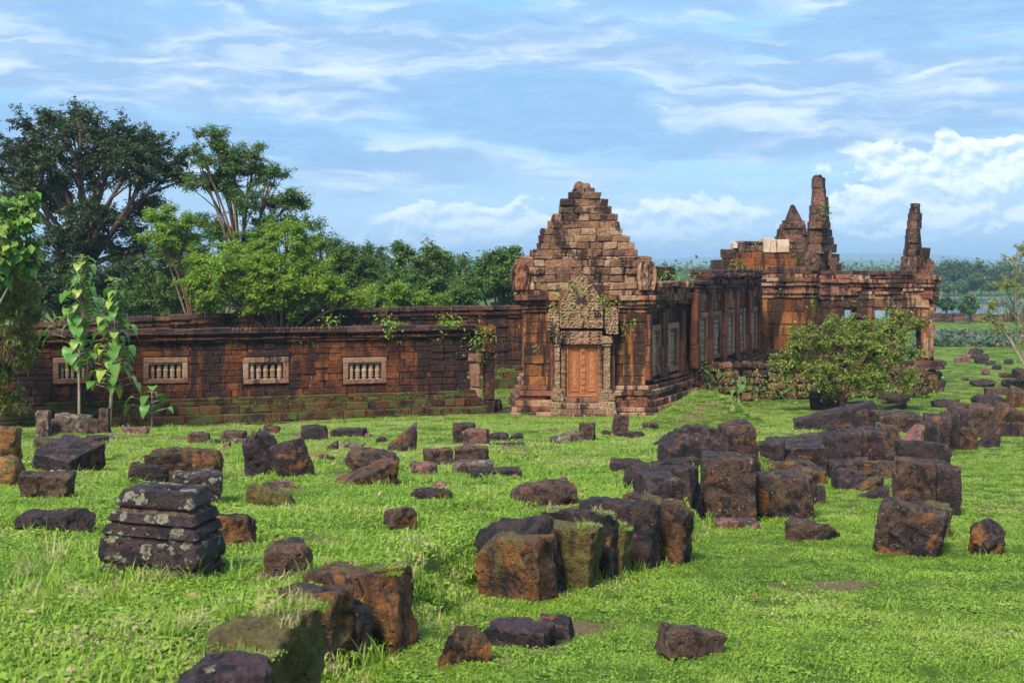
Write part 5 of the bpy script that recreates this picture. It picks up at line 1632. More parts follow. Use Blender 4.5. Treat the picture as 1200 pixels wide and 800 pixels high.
def tree(name, label, cat, base, clumps, leaf, n_leaf, size, leafmat, barkmat=BARK, trunk_r=0.3, fork=0.3, aspect=0.45, tuft=0.45, droop=0.1, flat=0.75, group=None, seed=1, extra=None,
         limbs=True, shell=0.6, per_tuft=9, twigs=12):
    """base: world foot; clumps: (px, py, radius_px, y_offset, weight) around depth base.y"""
    r = np.random.default_rng(seed)
    base = np.array(base, float)
    root = empty(name, tuple(base), label, cat, group)
    cs = []
    for c in clumps:
        px, py, rp, dy = c[:4]
        y = base[1] + dy
        cs.append((np.array(P(px, py, y)), rp / F * y, c[4] if len(c) > 4 else 1.0))
    sub_ = []
    for c, rad, wt in cs:
        k = 6 if rad > 0.8 else 4
        for q in range(k):
            d = rand_dirs(1, r)[0] * (1, 1, flat)
            sub_.append((c + d * rad * r.uniform(0.45, 0.85), rad * r.uniform(0.36, 0.62), wt * r.uniform(0.6, 1.4)))
    br = Acc()
    ctr = np.mean([c[0] for c in cs], axis=0)
    zt = max(c[0][2] for c in cs)
    fk = base + (ctr - base) * np.array([fork * 0.7, fork * 0.7, 0]) + np.array([0, 0, (zt - base[2]) * fork])
    p = bend(base - (0, 0, 0.2), fk, r, 0.02, 6)
    br.add(*tube(p, np.linspace(trunk_r * 1.25, trunk_r * 0.8, 6), 9))
    wsum = sum(c[1] ** 2 * c[2] for c in sub_)
    limb_of = []
    for c, rad, wt in cs:
        p = bend(fk, c, r, 0.07, 8)
        limb_of.append(p)
        br.add(*tube(p, np.linspace(trunk_r * 0.5, trunk_r * 0.10, 8), 6))
    ends = np.array([p[-1] for p in limb_of])
    pos_all, nrm_all = [], []
    for c, rad, wt in sub_:
        q = limb_of[int(np.argmin(np.linalg.norm(ends - c, axis=1)))]
        br.add(*tube(bend(q[r.integers(4, 8)], c, r, 0.06, 5), np.linspace(trunk_r * 0.2, trunk_r * 0.06, 5), 4))
        n = max(30, int(n_leaf * rad ** 2 * wt / wsum))
        nt = twigs
        per = max(3, n // nt)
        for k in range(nt):                              # twigs fan out of the bough, leaves strung along them
            d = rand_dirs(1, r)[0] * (1, 1, flat) + (0, 0, 0.15)
            L_ = rad * r.uniform(0.7, 1.75)
            e = c + d * L_
            tw = bend(c, e, r, 0.10, 4)
            br.add(*tube(tw, np.linspace(trunk_r * 0.05 + 0.006, 0.005, 4), 3))
            t_ = np.clip(r.uniform(0.12, 1.05, per), 0, 1)
            pp = np.stack([np.interp(t_, np.linspace(0, 1, 4), tw[:, i]) for i in range(3)], -1)
            pos_all.append(pp + r.normal(0, tuft * 0.30, (per, 3)) * np.array([1, 1, 0.55]))
            nn = np.array([0, 0, 0.8]) + d * 0.35 + r.normal(0, 0.45, (per, 3))
            nrm_all.append(nn / np.linalg.norm(nn, axis=1)[:, None])
    pos, nn = np.concatenate(pos_all), np.concatenate(nrm_all)
    br.build('trunk', barkmat, root, True)
    V, Fq = leaf_quads(pos, nn, size, aspect, r, droop)
    mesh_np('crown', V, Fq, leafmat, root)
    if extra:
        nm, mat, share, sz = extra
        k = r.random(len(pos)) < share
        V, Fq = leaf_quads(pos[k] + r.normal(0, .1, (k.sum(), 3)), nn[k], sz, 0.35, r, 0.5)
        mesh_np(nm, V, Fq, mat, root)
    return root


def foot(px, y):
    x = (px - CX) / F * y
    return (x, y, G(x, y) - 0.05)


# the big dark tree on the left
tree('dark_tree', "tallest tree, dark green with reddish pods and spreading crown, above the wing's left end", 'tree', foot(104, 78),
     [(40, 165, 42, 0), (95, 150, 34, 2), (88, 175, 40, -2), (145, 165, 34, 1), (185, 190, 36, 0), (160, 200, 40, -3), (120, 205, 40, 3), (205, 205, 20, 0), (15, 195, 40, 2), (50, 215, 36, -2),
      (75, 235, 30, 2), (110, 255, 36, -3), (85, 270, 34, 0), (140, 265, 30, 2), (170, 240, 26, 3), (62, 140, 16, 0), (95, 138, 12, 0), (25, 235, 30, 1), (110, 290, 30, 0), (70, 300, 34, -1), (150, 300, 30, -1), (-30, 180, 45, 2)],
     None, 75000, 0.25, L_DARK, BARK, 0.5, 0.42, aspect=0.45, tuft=0.42, flat=0.72, seed=4, extra=('seed_pods', L_DRY, 0.05, 0.30), shell=0.62)
for px, y, cl, lab, sd in ((150, 74, [(150, 325, 34, 0), (185, 335, 34, 1), (120, 335, 30, -1), (205, 350, 26, 0), (165, 355, 30, -1)], 'low dark undergrowth tree below the tallest tree, right of the saplings', 8),
                           (45, 72, [(35, 320, 34, 0), (65, 340, 30, -1), (15, 345, 34, 1), (85, 355, 26, 0)], 'low dark undergrowth tree behind the left sapling', 9)):
    tree('understorey_tree', lab, 'tree', foot(px, y), cl, None, 9000, 0.32, L_DARK, BARK, 0.16, 0.4, tuft=0.4, seed=sd, group='dark undergrowth behind the wing')
L_DEEP2 = leaf_mat('fresh_green_leaf', (0.05, 0.125, 0.016), (0.11, 0.21, 0.026), (0.24, 0.29, 0.07))
# feathery bright trees
tree('feathery_tree', 'tall open feathery tree with thin reddish limbs, between the dark tree and the sky', 'tree', foot(282, 72),
     [(250, 165, 22, 0, .8), (275, 185, 26, 1, .8), (300, 180, 18, 0, .7), (325, 205, 20, 0, .7), (270, 200, 24, 0, .8), (345, 240, 22, 0, .8), (235, 215, 22, 0, .7), (238, 190, 18, -1, .7), (295, 205, 22, 1, .8), (260, 215, 24, 0, .8), (310, 215, 16, 0, .7), (285, 240, 26, -1), (330, 240, 22, 1), (345, 262, 20, 0),
      (320, 270, 26, -1), (228, 175, 10, 0, .7), (255, 158, 10, 0, .7), (340, 228, 12, 0, .7), (300, 285, 30, 0), (255, 270, 26, 1)],
     None, 44000, 0.19, L_MID, BARK_R, 0.24, 0.40, aspect=0.4, tuft=0.38, flat=0.6, seed=14, shell=0.5, per_tuft=8)
tree('feathery_tree', 'bright light-green tree with a pale bent limb, in front of the dark tree', 'tree', foot(232, 66),
     [(205, 265, 26, 0), (185, 280, 22, -1), (215, 290, 26, 1), (180, 255, 14, 0), (225, 315, 30, -1), (240, 340, 28, 0), (200, 245, 12, 0)],
     None, 24000, 0.17, L_BRIGHT, BARK_R, 0.15, 0.3, aspect=0.42, tuft=0.34, flat=0.6, seed=23, shell=0.5, per_tuft=8)
tree('bright_tree', 'broad bright green tree spreading over the wall, right of the feathery tree', 'tree', foot(330, 64),
     [(310, 300, 30, 0), (345, 300, 30, 1), (280, 320, 32, -1), (325, 330, 34, -1.5), (365, 325, 30, 0), (260, 345, 28, 0), (300, 350, 30, -1), (350, 350, 30, -1), (385, 345, 26, 0), (360, 280, 16, 1), (400, 352, 20, 0), (240, 325, 24, 0), (270, 300, 22, 1), (335, 275, 22, 1), (300, 340, 30, -1), (245, 355, 22, -1), (330, 355, 26, -1), (425, 355, 18, 0)],
     None, 70000, 0.165, L_BRIGHT, BARK_R, 0.22, 0.3, aspect=0.45, tuft=0.36, flat=0.7, seed=31)
tree('bright_tree', 'mid-green tree with an airy top right of the broad bright tree', 'tree', foot(415, 72),
     [(405, 300, 20, 0, .7), (425, 290, 14, 0, .6), (395, 320, 22, 1), (430, 315, 22, -1), (440, 335, 22, 0), (410, 345, 28, -1), (445, 295, 9, 0, .5), (385, 295, 9, 0, .5)],
     None, 26000, 0.18, L_MID, BARK, 0.2, 0.3, aspect=0.45, tuft=0.38, flat=0.75, seed=37)
tree('feathery_tree', 'airy mid-green tree between the broad bright tree and the dense dark one', 'tree', foot(378, 78),
     [(372, 270, 14, 0, .6), (360, 290, 20, 0), (388, 290, 16, 1), (400, 310, 24, 0), (375, 318, 26, -1), (415, 330, 24, 1), (432, 318, 16, 0), (390, 340, 28, 0), (440, 345, 22, 0)],
     None, 20000, 0.2, L_MID, BARK_R, 0.2, 0.35, aspect=0.42, tuft=0.4, flat=0.7, seed=52)
tree('bright_tree', 'light green tree under the tall feathery one, left of the broad bright tree', 'tree', foot(205, 70),
     [(185, 305, 22, 0), (210, 320, 26, 0), (175, 335, 24, 1), (200, 348, 28, -1), (235, 300, 20, 0), (245, 335, 26, 0), (225, 352, 24, -1), (160, 352, 22, 0)],
     None, 26000, 0.18, L_MID, BARK_R, 0.16, 0.3, aspect=0.45, tuft=0.36, flat=0.75, seed=53)
tree('bright_tree', 'low yellowish-green tree just above the wall coping, below the airy mid-green one', 'tree', foot(470, 68),
     [(440, 352, 18, 0), (468, 348, 20, 0), (495, 354, 16, 0), (415, 356, 18, 0), (520, 356, 14, 0)],
     None, 14000, 0.16, L_BRIGHT, BARK, 0.12, 0.3, aspect=0.45, tuft=0.34, flat=0.8, seed=54)
tree('dense_tree', 'dense dark green rounded tree behind the wall, left of the gap before the pavilion', 'tree', foot(492, 80),
     [(475, 295, 15, 0), (500, 305, 22, 0), (480, 320, 26, -1), (515, 325, 22, 1), (495, 345, 30, -1), (525, 348, 22, 0), (460, 340, 20, 0), (470, 290, 9, 0), (505, 292, 9, 0), (526, 308, 10, 0)],
     None, 28000, 0.20, L_DEEP2, BARK, 0.25, 0.3, aspect=0.5, tuft=0.42, flat=0.85, seed=41, extra=('blossom', L_YEL, 0.03, 0.3))
tree('dense_tree', 'olive green tree in front of the dense dark one, low over the wall', 'tree', foot(450, 70),
     [(448, 345, 22, 0), (470, 352, 20, -1), (430, 352, 20, 0), (462, 330, 14, 0)], None, 13000, 0.17, L_MID, BARK_P, 0.14, 0.3, seed=44, tuft=0.36)
tree('dense_tree', 'green tree rising directly left of the pavilion gable', 'tree', foot(585, 84),
     [(575, 312, 20, 0), (600, 305, 18, 0), (585, 330, 26, -1), (560, 335, 20, 0), (610, 330, 24, 1), (595, 350, 26, 0), (553, 350, 20, 0), (583, 300, 9, 0), (605, 297, 8, 0), (620, 312, 14, 0)],
     None, 26000, 0.21, L_DEEP2, BARK, 0.22, 0.3, aspect=0.5, tuft=0.42, flat=0.85, seed=47)
tree('small_tree', 'small pale green tree low over the wall between the two dense trees', 'tree', foot(540, 74),
     [(540, 345, 18, 0), (530, 353, 14, 0), (553, 352, 14, 0)], None, 9000, 0.17, L_MID, BARK, 0.12, 0.3, seed=48, tuft=0.36)

# a farther row that closes the view under the crowns
for i, (px, y, rw, top_, lab) in enumerate(((70, 112, 46, 322, 'far green tree glimpsed behind the left sapling, under the tallest tree'),
                                            (165, 118, 46, 328, 'far green tree glimpsed under the tallest tree, right of the saplings'),
                                            (262, 110, 46, 318, 'far green tree seen through the trunks of the tall feathery tree'),
                                            (352, 120, 46, 300, 'far green tree half hidden behind the broad bright tree'),
                                            (442, 115, 46, 300, 'far green tree closing the gap left of the dense dark one'),
                                            (540, 118, 44, 304, 'far green tree in the gap right of the dense dark one'))):
    r = np.random.default_rng(400 + i)
    cl = [(px + r.uniform(-.9, .9) * rw, r.uniform(top_ + 10, 366), rw * r.uniform(.28, .45), r.uniform(-3, 3)) for k in range(11)] + [(px, top_ + 8, rw * .3, 0)]
    tree('dense_tree', lab, 'tree', foot(px, y), cl, None, 9000, 0.34, L_DEEP2 if i % 2 else L_DEEP, BARK, 0.25, 0.3, tuft=0.6, seed=420 + i, group='far row of trees behind the rear wall', aspect=0.5)

# trees beyond the lake and beyond the hall: each on its own foot
far = ((1103, 428, 24, 36, L_DEEP, 'rounded dark tree at the left end of the row beyond the lake'),
       (1118, 432, 26, 38, L_DEEP, 'tall broad tree second from the left beyond the lake'),
       (1134, 428, 24, 36, L_DEEP, 'dark tree in the middle of the row beyond the lake, behind the pale trunks'),
       (1150, 430, 22, 36, L_DEEP, 'tree right of the middle of the row beyond the lake'),
       (1164, 426, 22, 30, L_DEEP, 'tree with a flat top near the twiggy tree, beyond the lake'),
       (1180, 432, 26, 34, L_DEEP, 'dark tree beyond the lake behind the twiggy tree'),
       (1200, 430, 26, 36, L_DEEP, 'dark tree beyond the lake at the right edge'),
       (1143, 418, 15, 22, L_MID, 'small lighter tree with a clear trunk on the far shore'),
       (1111, 416, 13, 16, L_MID, 'small light bushy tree on the far shore below the dark row'),
       (1126, 415, 11, 14, L_MID, 'lowest shrub on the far shore in the middle of the row'),
       (1160, 416, 14, 15, L_MID, 'low light shrub on the far shore near the twiggy tree'))
for i, (px, y, rw, hpx, lm, lab) in enumerate(far):
    r = np.random.default_rng(100 + i)
    b = foot(px, y)
    by = HY - b[2] / y * F
    cl = [(px + r.uniform(-.5, .5) * rw, by - hpx * r.uniform(0.45, 0.92), rw * r.uniform(.3, .48), r.uniform(-3, 3)) for k in range(9)] + [(px, by - hpx * 0.85, rw * .35, 0)]
    tree('lakeside_tree', lab, 'tree', b, cl, None, 3000, 0.8, lm, BARK_P, 0.25, 0.3, tuft=1.0, seed=120 + i, group='trees beyond the lake', aspect=0.55)
for i, (px, y, rw, hpx, lab) in enumerate(((998, 260, 16, 48, 'treetop showing over the hall parapet, right of the tall pinnacle'),
                                           (1022, 250, 20, 52, 'largest treetop over the hall parapet, midway between the two pinnacles'),
                                           (1040, 255, 16, 48, 'low treetop over the hall parapet near the second pinnacle'),
                                           (840, 170, 10, 75, 'small green treetop left of the orange sanctuary block'))):
    r = np.random.default_rng(200 + i)
    b = foot(px, y)
    by = HY - b[2] / y * F
    cl = [(px + r.uniform(-.6, .6) * rw, by - hpx * r.uniform(0.6, 1.0), rw * r.uniform(.3, .45), r.uniform(-3, 3)) for k in range(9)]
    tree('dense_tree', lab, 'tree', b, cl, None, 3500, 0.6, L_DEEP, BARK, 0.25, 0.4, tuft=0.7, seed=220 + i, group='treetops behind the hall', aspect=0.55)
tree('shore_tree', 'small umbrella-shaped tree standing before the lake, near the hall end', 'tree', foot(1109, 205), [(1109, 358, 9, 0), (1102, 356, 6, 0), (1116, 357, 6, 0), (1109, 353, 6, 0)], None, 900, 0.6, L_DEEP, BARK, 0.16, 0.6, tuft=0.5, flat=0.5, seed=301)
tree('shore_tree', 'second, rounder tree standing before the lake, left of the twiggy tree', 'tree', foot(1137, 190), [(1135, 358, 11, 0), (1128, 360, 7, 0), (1143, 358, 8, 0), (1137, 352, 7, 0), (1134, 366, 8, 0)], None, 1300, 0.55, L_MID, BARK, 0.16, 0.5, tuft=0.5, flat=0.7, seed=302)


# the far-off wood that reads as one mass, between lake and hills
def far_wood():
    r = np.random.default_rng(77)
    n = 6000
    y = r.uniform(0, 1, n) ** 1.4 * 1500 + 640
    x = r.uniform(-0.55, 0.75, n) * y
    z = ground(x, y, False) + 5
    k = 9
    c = np.stack([x, y, z], -1)
    V, Fq = leaf_quads(np.repeat(c, k, 0) + r.normal(0, 1, (n * k, 3)) * (5, 5, 3.0), rand_dirs(n * k, r), 2.6, 0.8, r, 0)
    o = mesh_np('distant_wood', V, Fq, L_DEEP)
    set_props(o, 'hazy dark wood stretching between the lake trees and the hills', 'wood', kind='stuff')


far_wood()

# the twiggy tree at the right edge
tree('twiggy_tree', 'bare pale-twigged tree with sparse yellow-green leaves at the right edge of the photo', 'tree', foot(1205, 62),
     [(1185, 310, 14, 0, .5), (1178, 340, 16, -1), (1165, 360, 14, 0), (1190, 370, 18, 1), (1200, 330, 18, 0, .5), (1175, 385, 12, 0), (1158, 375, 9, 0), (1205, 395, 18, 0), (1195, 295, 9, 0, .3), (1215, 350, 22, 0)],
     None, 2600, 0.20, L_YEL, BARK_P, 0.11, 0.18, aspect=0.35, tuft=0.3, flat=0.8, seed=61)

# the bush before the hall
bsh = [(925, 425, 18, 0), (950, 410, 26, -.3), (985, 395, 26, 0), (1015, 400, 28, -.4), (1045, 390, 22, .2), (1065, 378, 16, 0), (960, 440, 26, -.5), (1000, 430, 30, -.8), (1040, 425, 28, -.5), (1070, 410, 16, 0),
       (920, 440, 14, 0), (1060, 448, 20, -.2), (1020, 452, 22, -.6), (975, 455, 18, -.5), (1010, 378, 14, 0), (1045, 372, 12, 0), (938, 395, 12, 0), (1078, 380, 8, 0), (908, 428, 8, 0)]
tree('bush', 'big rounded green bush with pinkish stems growing in front of the main hall', 'bush', foot(985, 52), bsh, None, 30000, 0.125, L_BUSH, BARK_R, 0.06, 0.12, aspect=0.5, tuft=0.2, flat=0.9, seed=71,
     extra=('red_tips', L_DRY, 0.10, 0.09), shell=0.5)

# left edge: big-leaved tree above, willow-like shrub below
tree('large_leaved_tree', 'large-leaved tree with cream flower sprays at the left edge of the photo', 'tree', foot(-25, 41),
     [(8, 250, 24, 0), (28, 262, 18, -.4), (10, 285, 26, -.5), (32, 290, 16, 0), (-20, 265, 34, 0), (30, 240, 14, 0), (20, 315, 22, 0), (-15, 310, 26, 0)],
     None, 2200, 0.34, L_TEAK, BARK_P, 0.12, 0.5, aspect=0.62, tuft=0.3, flat=0.9, droop=0.7, seed=81, extra=('blossom', L_FLOWER, 0.22, 0.16), per_tuft=5)
tree('willowy_shrub', "drooping olive-green shrub with fine narrow leaves at the left edge, hiding the wing's end", 'shrub', foot(-5, 42.5),
     [(5, 345, 28, 0), (25, 360, 24, -.3), (10, 385, 28, -.3), (30, 395, 18, 0), (5, 420, 26, 0), (25, 425, 16, 0), (-25, 370, 34, 0), (0, 450, 22, 0), (-25, 420, 30, 0), (32, 375, 14, 0), (18, 335, 14, 0), (10, 465, 16, 0)],
     None, 20000, 0.17, L_WILLOW, BARK, 0.08, 0.3, aspect=0.24, tuft=0.25, flat=1.0, droop=0.9, seed=83)


# the saplings: straight stems with big drooping leaves, each leaf a curved blade
def broad_leaves(spec, r):
    """spec: (pos, outward dir, length, droop)"""
    A = Acc()
    prof = [(0.0, 0.03), (0.10, 0.22), (0.28, 0.46), (0.5, 0.50), (0.7, 0.42), (0.88, 0.22), (1.0, 0.02)]
    for pos, d, L, dr in spec:
        d = np.array(d, float); d /= np.linalg.norm(d)
        side = np.cross(d, (0, 0, 1)); side /= max(np.linalg.norm(side), 1e-6)
        V = []
        for t, w in prof:
            c = np.array(pos) + d * L * (t - 0.22 * dr * t * t) + np.array([0, 0, -1]) * L * dr * t * t * 0.75 + np.array([0, 0, 0.10 * L * math.sin(t * 3)])
            wv = 0.05 * L * math.sin(t * 9 + pos[0] * 9)
            V += [c + side * w * L * 0.9 + (0, 0, w * L * 0.22 + wv), c, c - side * w * L * 0.9 + (0, 0, w * L * 0.22 - wv)]
        Fq = []
        for i in range(len(prof) - 1):
            for j in (0, 1):
                a = i * 3 + j
                Fq.append((a, a + 1, a + 4, a + 3))
        A.add(np.array(V), np.array(Fq))
    return A


def sapling(label, px, by, top_py, crown_from, leaf_len, pairs, seed, y=41.5, stem=0.05, lean=0.0, spread=1.0):
    r = np.random.default_rng(seed)
    b = np.array(foot(px, y))
    root = empty('sapling', tuple(b), label, 'sapling', 'broad-leaved saplings before the wing')
    top = np.array(P(px + lean, top_py, y))
    A = Acc()
    p = bend(b, top, r, 0.012, 10)
    A.add(*tube(p, np.linspace(stem, stem * 0.35, 10), 7))
    zc = (HY - crown_from) / F * y
    spec = []
    for k in range(pairs):
        t = (k + 0.5) / pairs
        z = zc + (top[2] - zc) * t
        tt = np.clip((z - b[2]) / (top[2] - b[2]), 0, 1)
        c = np.array([np.interp(tt, np.linspace(0, 1, 10), p[:, i]) for i in range(3)])
        a0 = k * 1.57 + r.uniform(-.5, .5)
        for a in (a0, a0 + np.pi):
            d = np.array([math.cos(a), math.sin(a), 0.35])
            L = leaf_len * r.uniform(0.6, 1.25) * (1.0 - 0.35 * t ** 3)
            pet = c + d * L * r.uniform(0.1, 1.0) * spread * (1.35 - 0.95 * t)
            A.add(*tube(np.array([c, (c + pet) / 2 + (0, 0, .03), pet]), [0.012, .01, .008], 4))
            spec.append((pet, d * (1, 1, 0.4), L, r.uniform(0.8, 1.5) if t < 0.9 else 0.5))
    A.build('stem', BARK_P, root, True)
    broad_leaves(spec, r).build('leaves', L_TEAK, root, True)
    return root


sapling('taller of the two leafy saplings, its bare stem before the leftmost window', 93, 492, 300, 432, 0.38, 60, 5, lean=3, spread=2.1)
sapling('sapling right of the taller one, leaves from its middle upward, beside an orange-brown stump', 127, 500, 328, 458, 0.35, 64, 6, y=40.8, lean=9, stem=0.06, spread=1.7)
sapling('small knee-high leafy sapling standing alone right of the two tall ones', 178, 500, 452, 488, 0.42, 6, 7, y=41, stem=0.025, spread=1.3)
sapling('tiny plant with a few light leaves on the rubble wall behind the mound', 866, 466, 440, 462, 0.34, 4, 9, y=55, stem=0.02, spread=1.2)


# weeds on the walls: uncountable little tufts on ledges and copings
def ledge_weeds():
    r = np.random.default_rng(5)
    pos, sz = [], []
    def line(fr, u0, u1, v, z, n, spread=0.08, size=0.12, hole=0.45):
        u = r.uniform(u0, u1, n)
        keep = vnoise(np.stack([u * 0.9 + z * 7, u * 0 + v, u * 0], -1)) > hole - 0.6 + r.uniform(-.25, .25, n)
        u = u[keep]
        q = fr(np.stack([u, v + r.normal(0, spread, len(u)), z + np.abs(r.normal(0, 0.05, len(u)))], -1))
        pos.append(q); sz.append(np.full(len(u), size) * r.uniform(.6, 1.3, len(u)))
    dark_n = None
    for o, z in ((0.22, Z0 - 0.12), (0.45, Z0 - 0.27), (0.85, Z0 - 0.55), (1.28, Z0 - 0.82)):
        line(fw, -1, WL, o, z, 3000, 0.10, 0.075, 0.5)
    line(fw, 0, WL, 0.10, Z1 + 0.0, 900, 0.05, 0.09, 0.8)
    line(fw, fw.u_at(440), fw.u_at(560), 0.12, Z1 - 0.1, 500, 0.05, 0.12, 0.7)
    line(fw, 0, WL, 0.05, ZT + 0.0, 500, 0.12, 0.11, 0.95)
    dark_n = sum(len(q) for q in pos)
    line(fw, fw.u_at(452), fw.u_at(482), 0.05, ZT, 260, 0.1, 0.16, 0.2)
    line(fw, fw.u_at(515), fw.u_at(540), 0.05, ZT, 260, 0.1, 0.14, 0.2)
    line(fb, 0, BL, 0.1, -2.45, 900, 0.08, 0.12, 0.85)
    for o, z in ((0.55, -5.30), (1.05, -5.62)):
        line(fb, BL * 0.7, BL, o, z, 900, 0.1, 0.12, 0.3)
    def spot(px, py, y, n, rad, size=0.13):
        n = int(n * (0.55 if py < 420 else 1.0))
        c = np.array(P(px, py, y))
        pos.append(c + r.normal(0, 1, (n, 3)) * rad * np.array([1, .4, .8])); sz.append(np.full(n, size) * r.uniform(.6, 1.3, n))
    for px, py, y, n, rad in ((390, 376, 48.5, 120, .22), (452, 378, 49, 160, .25), (528, 376, 49.3, 140, .25), (456, 388, 48.6, 60, .12), (562, 395, 49.8, 170, .36), (556, 405, 49.7, 90, .3), (566, 413, 49.7, 70, .25), (570, 385, 49.9, 60, .2),
                              (655, 345, 49.2, 40, .14), (668, 336, 49.2, 50, .14), (683, 338, 49.2, 30, .12), (705, 350, 49.2, 60, .16), (712, 356, 49.2, 60, .16), (648, 358, 49.2, 30, .1), (662, 368, 49.2, 30, .12),
                              (727, 383, 49.7, 25, .15), (739, 380, 49.7, 40, .15), (737, 392, 49.7, 25, .13), (628, 409, 49.8, 18, .1), (668, 360, 49.2, 30, .14),
                              (775, 353, 52.5, 80, .2), (800, 325, 56, 200, .3), (780, 328, 56, 160, .3), (770, 322, 56, 120, .3), (815, 321, 57, 120, .25), (862, 312, 74.6, 110, .35), (868, 309, 74.6, 60, .3), (939, 305, 74.6, 110, .4),
                              (918, 347, 67.8, 30, .2), (957, 362, 67.6, 60, .3), (957, 350, 67.6, 40, .2), (968, 243, 67.8, 60, .25), (970, 252, 67.8, 50, .2), (1000, 352, 66.8, 30, .2), (880, 345, 66.5, 70, .25), (828, 372, 57.5, 50, .2), (820, 430, 55.0, 60, .25),
                              (890, 284, 74, 30, .2), (835, 447, 55.5, 140, .4), (900, 455, 57.5, 260, .6), (870, 460, 56, 220, .5), (930, 452, 57.5, 300, .7), (965, 458, 57, 300, .7), (1000, 460, 57, 300, .7), (1040, 458, 57.5, 300, .7), (1070, 452, 58, 260, .6), (850, 440, 55.5, 60, .3)):
        spot(px, py, y, n, rad)
    pos_, sz_ = np.concatenate(pos), np.concatenate(sz)
    nn = rand_dirs(len(pos_), r) * 0.7 + (0, -0.3, 0.6)
    nn /= np.linalg.norm(nn, axis=1)[:, None]
    V, Fq = leaf_quads(pos_[:dark_n], nn[:dark_n], sz_[:dark_n], 0.45, r, 0.0)
    set_props(mesh_np('ledge_moss', V, Fq, L_MOSS), 'dark green moss and tiny plants along the steps and ledges of the long wing', 'moss', kind='stuff')
    V, Fq = leaf_quads(pos_[dark_n:], nn[dark_n:], sz_[dark_n:], 0.45, r, 0.0)
    set_props(mesh_np('wall_weeds', V, Fq, L_WEED), 'small green weeds and moss tufts growing on the ledges of the ruins', 'weeds', kind='stuff')


ledge_weeds()


def lotus():
    r = np.random.default_rng(6)
    n = 5200
    y = r.uniform(118, 142, n); x = (r.uniform(1070, 1230, n) - CX) / F * y
    k = vnoise(np.stack([x * 0.25, y * 0.18, x * 0], -1)) + 0.55 - np.abs(y - 130) / 12 * 0.7 > r.uniform(-.3, .3, n)
    x, y = x[k], y[k]
    pos = np.stack([x, y, ground(x, y) + r.uniform(0.1, 0.7, len(x))], -1)
    nn = rand_dirs(len(x), r) * 0.8 + (0, -0.3, 0.6); nn /= np.linalg.norm(nn, axis=1)[:, None]
    V, Fq = leaf_quads(pos, nn, 0.55, 0.8, r)
    set_props(mesh_np('marsh_plants', V, Fq, L_LOTUS), 'strip of dull blue-green marsh plants across the far meadow', 'plants', kind='stuff')


lotus()


# fallen leaves and straw lying in the grass
def litter():
    r = np.random.default_rng(15)
    n = 5200
    y = np.sqrt(r.uniform(4.5 ** 2, 34 ** 2, n)); x = r.uniform(-0.45, 0.45, n) * y
    k = fbm(np.stack([x, y, x * 0], -1) * 0.5 + 12, 3) + 0.15 * (line_dist(x, y) < 0) > r.uniform(-0.1, 0.6, n)
    x, y = x[k], y[k]
    nn = rand_dirs(len(x), r) * 0.5 + (0, 0, 0.9); nn /= np.linalg.norm(nn, axis=1)[:, None]
    V, Fq = leaf_quads(np.stack([x, y, ground(x, y) + r.uniform(0.01, 0.045, len(x))], -1), nn, r.uniform(0.03, 0.085, len(x)), 0.42, r, 0.0)
    m = leaf_mat('dead_leaf', (0.13, 0.06, 0.03), (0.30, 0.17, 0.09), (0.46, 0.36, 0.22), trans=0.1)
    set_props(mesh_np('leaf_litter', V, Fq, m), 'brown fallen leaves and straw scattered through the lawn', 'dead leaves', kind='stuff')


litter()


# ================================================================== GRASS
def grass_mat(name, a, c, dry, trans=0.4):
    m, t, b, out = principled(name)
    geo = t.n('ShaderNodeNewGeometry')
    tint = t.n('ShaderNodeAttribute', attribute_type='INSTANCER', attribute_name='tint')
    f = t.math('ADD', t.math('MULTIPLY', geo.outputs['Random Per Island'], 0.45), t.math('MULTIPLY', tint.outputs['Fac'], 0.65), clamp=True)
    c = t.ramp(f, ((0.05, a), (0.58, c), (0.84, c), (0.93, dry)))
    t.link(c, b.inputs['Base Color'])
    b.inputs['Roughness'].default_value = 0.5
    b.inputs['Specular IOR Level'].default_value = 0.3
    tr = t.n('ShaderNodeBsdfTranslucent'); t.link(c, tr.inputs[0])
    ms = t.n('ShaderNodeMixShader'); ms.inputs[0].default_value = trans
    t.link(b.outputs[0], ms.inputs[1]); t.link(tr.outputs[0], ms.inputs[2]); t.link(ms.outputs[0], out.inputs[0])
    return m


GRASS = grass_mat('lawn_blades', (0.06, 0.15, 0.013), (0.29, 0.43, 0.046), (0.50, 0.42, 0.19))


